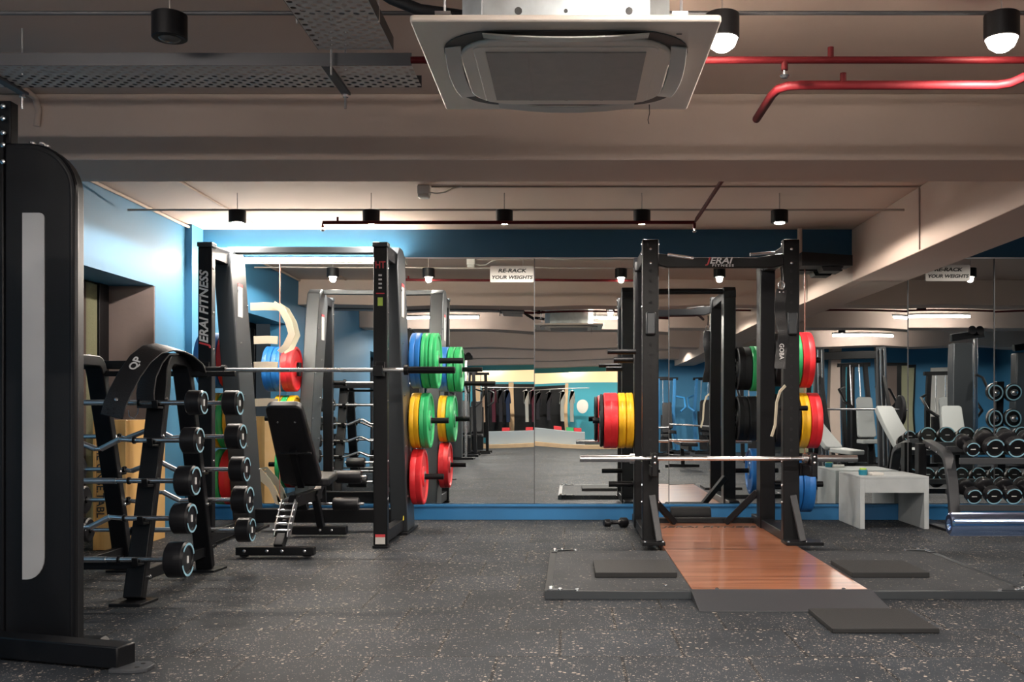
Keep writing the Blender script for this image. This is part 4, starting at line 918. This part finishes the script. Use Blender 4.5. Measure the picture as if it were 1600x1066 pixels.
def incline(x, y, rz, label, lean=.75):
    t = thing('incline_bench', label, 'weight bench', (x, y, 0), 'pale padded benches on the camera side of the room')
    R = Matrix.Rotation(rz, 3, 'Z'); O = Vector((x, y, 0))
    def L(v): return O+R @ Vector(v)
    u = R @ Vector((1, 0, 0)); v = (R @ Vector((0, math.cos(lean), math.sin(lean)))).normalized()
    slab(MB(), L((0, .12, .46)), u, v, padpoly(.32, .28, .8), .07).build('backrest', GVINYL, t, .014, 3)
    slab(MB(), L((0, -.32, .42)), u, (R @ Vector((0, 1, .08))).normalized(), padpoly(.28, .32, .40), .07).build('seat', GVINYL, t, .014, 3)
    MB().bar(L((0, -.5, .05)), L((0, .6, .05)), .07, .06).bar(L((0, -.1, .06)), L((0, .0, .40)), .07, .07).bar(L((0, .55, .06)), L((0, .42, .70)), .06, .06).build('bench_frame', BLACK, t, .005)
    MB().bar(L((-.28, -.5, .04)), L((.28, -.5, .04)), .07, .06).bar(L((-.3, .6, .04)), L((.3, .6, .04)), .07, .06).build('foot', BLACK, t, .005)
    return t
ml = 'in the mirror between the racks'
t = thing('smith_machine', 'large dark guided bar machine with leaning uprights, in the mirror above the white table', 'gym machine', (4.2, 2.5, 0))
for x in (3.95, 4.90):
    MB().bar((x, 2.4, .05), (x-.10, 2.5, 1.98), .16, .10, (1, 0, 0)).build('upright', DGREY, t, .006)
    for q in (-.03, .03): MB().cyl((x+q, 2.50, .1), (x-.10+q, 2.60, 1.95), .012, 10).build('guide_rod', CHROME, t)
    MB().bar((x+.02, 2.0, .05), (x+.02, 3.1, .05), .08, .08, (1, 0, 0)).build('base_rail', BLACK, t, .005)
    MB().lathe([(-.03, 0), (-.03, .19), (-.02, .20), (.02, .20), (.03, .19), (.03, 0)], (x+(-.22 if x < 4.2 else .18), 2.62, .98), (1, 0, 0), 36).build('loaded_plate', RUBBER, t)
    MB().bar((x+.05, 3.0, .05), (x-.06, 2.55, 1.5), .05, .05, (1, 0, 0)).build('rear_strut', BLACK, t, .004)
MB().bar((3.78, 2.5, 1.86), (4.88, 2.5, 1.86), .08, .12, (0, 1, 0)).build('top_beam', BLACK, t, .005)
MB().cyl((3.60, 2.62, .98), (5.2, 2.62, .98), .014, 14).build('guided_bar', CHROME, t)
cable_tower(-2.35, -2.6, 'dark cable tower by the left wall, '+ml)
cable_tower(-2.5, 1.8, 'shorter dark cable tower by the left wall, '+ml, 2.0)
small_machine(-2.55, -.4, 1.75, 'dark seated machine by the left wall, '+ml, padc=VINYL)
small_machine(-2.4, -4.6, 1.9, 'tall dark seated machine far by the left wall, '+ml, padc=VINYL)
small_machine(-2.3, -6.6, 1.9, 'farthest dark seated machine by the left wall, '+ml, padc=VINYL)
small_machine(3.6, -1.0, 2.0, 'dark leaning machine seen in the mirror right of the half rack', lean=-.5, padc=VINYL)
small_machine(5.0, 1.2, 1.8, 'tilted machine seen in the mirror above the white table', lean=-.35, padc=GVINYL)
small_machine(6.3, 1.5, 1.6, 'machine with bent handle arms seen in the mirror over the dumbbells', padc=GVINYL)
cable_tower(5.9, 2.9, 'green-grey cable tower seen in the mirror over the dumbbell rack')
cable_tower(7.6, 1.2, 'cable tower in front of the blue wall seen in the mirror at the right edge')
incline(3.70, 4.4, 2.6, 'pale padded incline bench seen in the mirror left of the white table')
incline(4.65, 4.4, 2.9, 'pale padded incline bench seen in the mirror behind the table end')
incline(5.45, 3.95, 3.4, 'pale padded incline bench seen in the mirror above the first dumbbells')
small_machine(2.2, -4.5, 1.7, 'blue framed machine seen in the mirror inside the half rack', padc=VINYL, accent=BLUEB)
small_machine(3.2, -5.2, 1.7, 'second blue framed machine seen in the mirror inside the half rack', padc=VINYL, accent=BLUEB)
small_machine(1.6, -7.2, 1.6, 'far blue framed machine seen in the mirror inside the half rack', padc=VINYL, accent=BLUEB)
# blue cross wall on the right half behind the camera
struct('wall_inner', MB().box(4.6, RIGHT_X, -3.4, -3.2, 0, CEIL).box(1.9, 4.6, -6.7, -6.5, 0, CEIL), BLUEW)
for k, (a, b) in enumerate(((4.75, 5.35), (5.75, 6.0), (6.5, 7.3))):
    f = struct('window_%d' % (10+k), MB().box(a, b, -3.195, -3.17, .0, 2.0), BLACK, .004)
    for q in (0, 1): MB().box(a+.06+q*(b-a)/2, a-.04+(q+1)*(b-a)/2, -3.168, -3.16, .08, 1.92).build('curtain', (CURT, TEALW, CURTB)[(k+q) % 3], f)
struct('trim_50', MB().box(5.45, 5.65, -3.19, -2.95, 0, CEIL).box(4.6, 4.72, -3.19, -2.9, 0, CEIL), CREAM)
o = MB().box(7.6, 8.4, -3.19, -3.16, .2, 1.9).build('notice_board', WHITE, None, .005); props(o, 'tall white board on the blue wall seen in the mirror at the right edge', 'board')
t = thing('sign', 'white two-line sign on the blue wall seen in the mirror beside the half rack', 'sign', (3.6, -6.49, 1.9))
MB().box(3.35, 3.85, -6.495, -6.48, 1.9, 2.1).build('board', WHITE, t, .002)
text('RE-RACK', t, TXTK, (3.6, -6.478, 2.05), .06, xdir=(-1, 0, 0), sx=1.3); text('YOUR WEIGHTS', t, TXTK, (3.6, -6.478, 1.96), .06, xdir=(-1, 0, 0), sx=1.1)
# ball-ended fixed weights on a stand
t = thing('weight_tree', 'black weight tree seen in the mirror above the dumbbells', 'weight tree', (5.55, 5.2, 0))
MB().box(5.50, 5.60, 5.1, 5.2, .03, 1.35).box(5.3, 5.8, 4.9, 5.4, 0, .04).build('stand', BLACK, t, .005)
for k, z in enumerate((.88, 1.20)):
    for q in (-1, 1):
        b = thing('kettle_weight', 'round black weight with blue ring on the %s arm of the weight tree, %s side' % (('lower', 'upper')[k], ('left', 'right')[q > 0]), 'weight', (5.55+q*.12, 5.3, z-.1), 'round weights on the tree')
        MB().lathe([(0, .02), (0, .10), (.01, .115), (.07, .115), (.08, .10), (.08, .02), (0, .02)], (5.55+q*.12, 5.25, z), (0, 1, 0), 32).build('disc', URETH, b)
        MB().lathe([(0, .088), (.003, .088), (.003, .104), (0, .104)], (5.55+q*.12, 5.33, z), (0, 1, 0), 32).build('blue_ring', RINGB, b)
        MB().lathe([(0, .045), (.02, .05), (.05, .04), (.065, .02), (.07, 0)], (5.55+q*.12, 5.32, z), (0, 1, 0), 24).build('end_cap', CHROME, b)
# shop corner far behind
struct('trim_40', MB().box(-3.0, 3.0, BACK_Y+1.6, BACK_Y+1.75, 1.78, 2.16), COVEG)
struct('trim_41', MB().box(-3.36, 2.6, BACK_Y, BACK_Y+2.1, 0, .12), TANW, .004)
struct('trim_42', MB().box(-.1, .0, BACK_Y+.02, BACK_Y+.06, .12, 1.8).box(-1.9, -1.75, BACK_Y+.02, BACK_Y+.06, .12, 1.8).box(-2.9, -2.75, BACK_Y+.02, BACK_Y+.06, .12, 1.8).box(1.5, 1.6, BACK_Y+.02, BACK_Y+.06, .12, 1.8), TANW)
struct('window_8', MB().box(-2.7, .0, BACK_Y+.005, BACK_Y+.02, .3, 1.75), BLACK)
o = MB().box(-2.4, .45, BACK_Y+1.3, BACK_Y+1.8, .12, .52).build('counter', LGREY, None, .01); props(o, 'low grey display counter in the far shop seen in the mirror', 'counter')
o.rotation_euler = (0, 0, 0)
cl = [(COATO, -2.55), (COATR, -2.29), (COATK, -2.09), (COATB, -1.88), (COATW, -1.3), (COATR, -1.09), (COATK, -.88), (COATW, -.15), (COATW, .12), (COATK, -.55)]
cn = ['peach', 'maroon', 'charcoal', 'navy', 'white', 'dark red', 'black', 'pale', 'white and green', 'grey']
for k, (mm, x) in enumerate(cl):
    y = BACK_Y+.9; g_ = thing('hanging_shirt', '%s shirt on a hanger in the far shop seen in the mirror' % cn[k], 'shirt', (x, y, .75), 'shirts hanging in the far shop')
    MB().prism([(x-.05, .75), (x+.05, .75), (x+.055, 1.35), (x+.07, 1.15), (x+.09, 1.18), (x+.065, 1.48), (x+.02, 1.55), (x-.02, 1.55), (x-.065, 1.48), (x-.09, 1.18), (x-.07, 1.15), (x-.055, 1.35)], 'y', y-.12, y+.12).build('shirt_body', mm, g_, .02)
    MB().tube([(x-.12, y, 1.50), (x, y, 1.56), (x, y, 1.62)], .006, 6).build('hanger', STEEL, g_)
o = MB().cyl((-2.8, BACK_Y+.9, 1.62), (.6, BACK_Y+.9, 1.62), .015, 10).build('clothes_rail', STEEL); props(o, 'long clothes rail in the far shop seen in the mirror', 'rail')
for k, (x, mm, nn_) in enumerate(((-1.9, PR, 'red'), (-1.2, PR, 'red'), (-.3, PR, 'red'), (.05, PG, 'green'), (.25, PR, 'red'))):
    o = MB().box(x-.11, x+.11, BACK_Y+1.4, BACK_Y+1.65, .522, .62).build('shoe_box', mm, None, .005); props(o, '%s box on the far shop counter, %s' % (nn_, ['left end', 'left of the middle', 'right of the middle', 'near the right end', 'right end'][k]), 'box', 'boxes on the far counter')
o = MB().lathe([(0, 0), (0, .16), (.02, .16), (.02, 0)], (.42, BACK_Y+.5, 1.1), (0, 1, 0), 32).build('round_sign', WHITE); props(o, 'round white disc on the far shop wall seen in the mirror', 'sign')
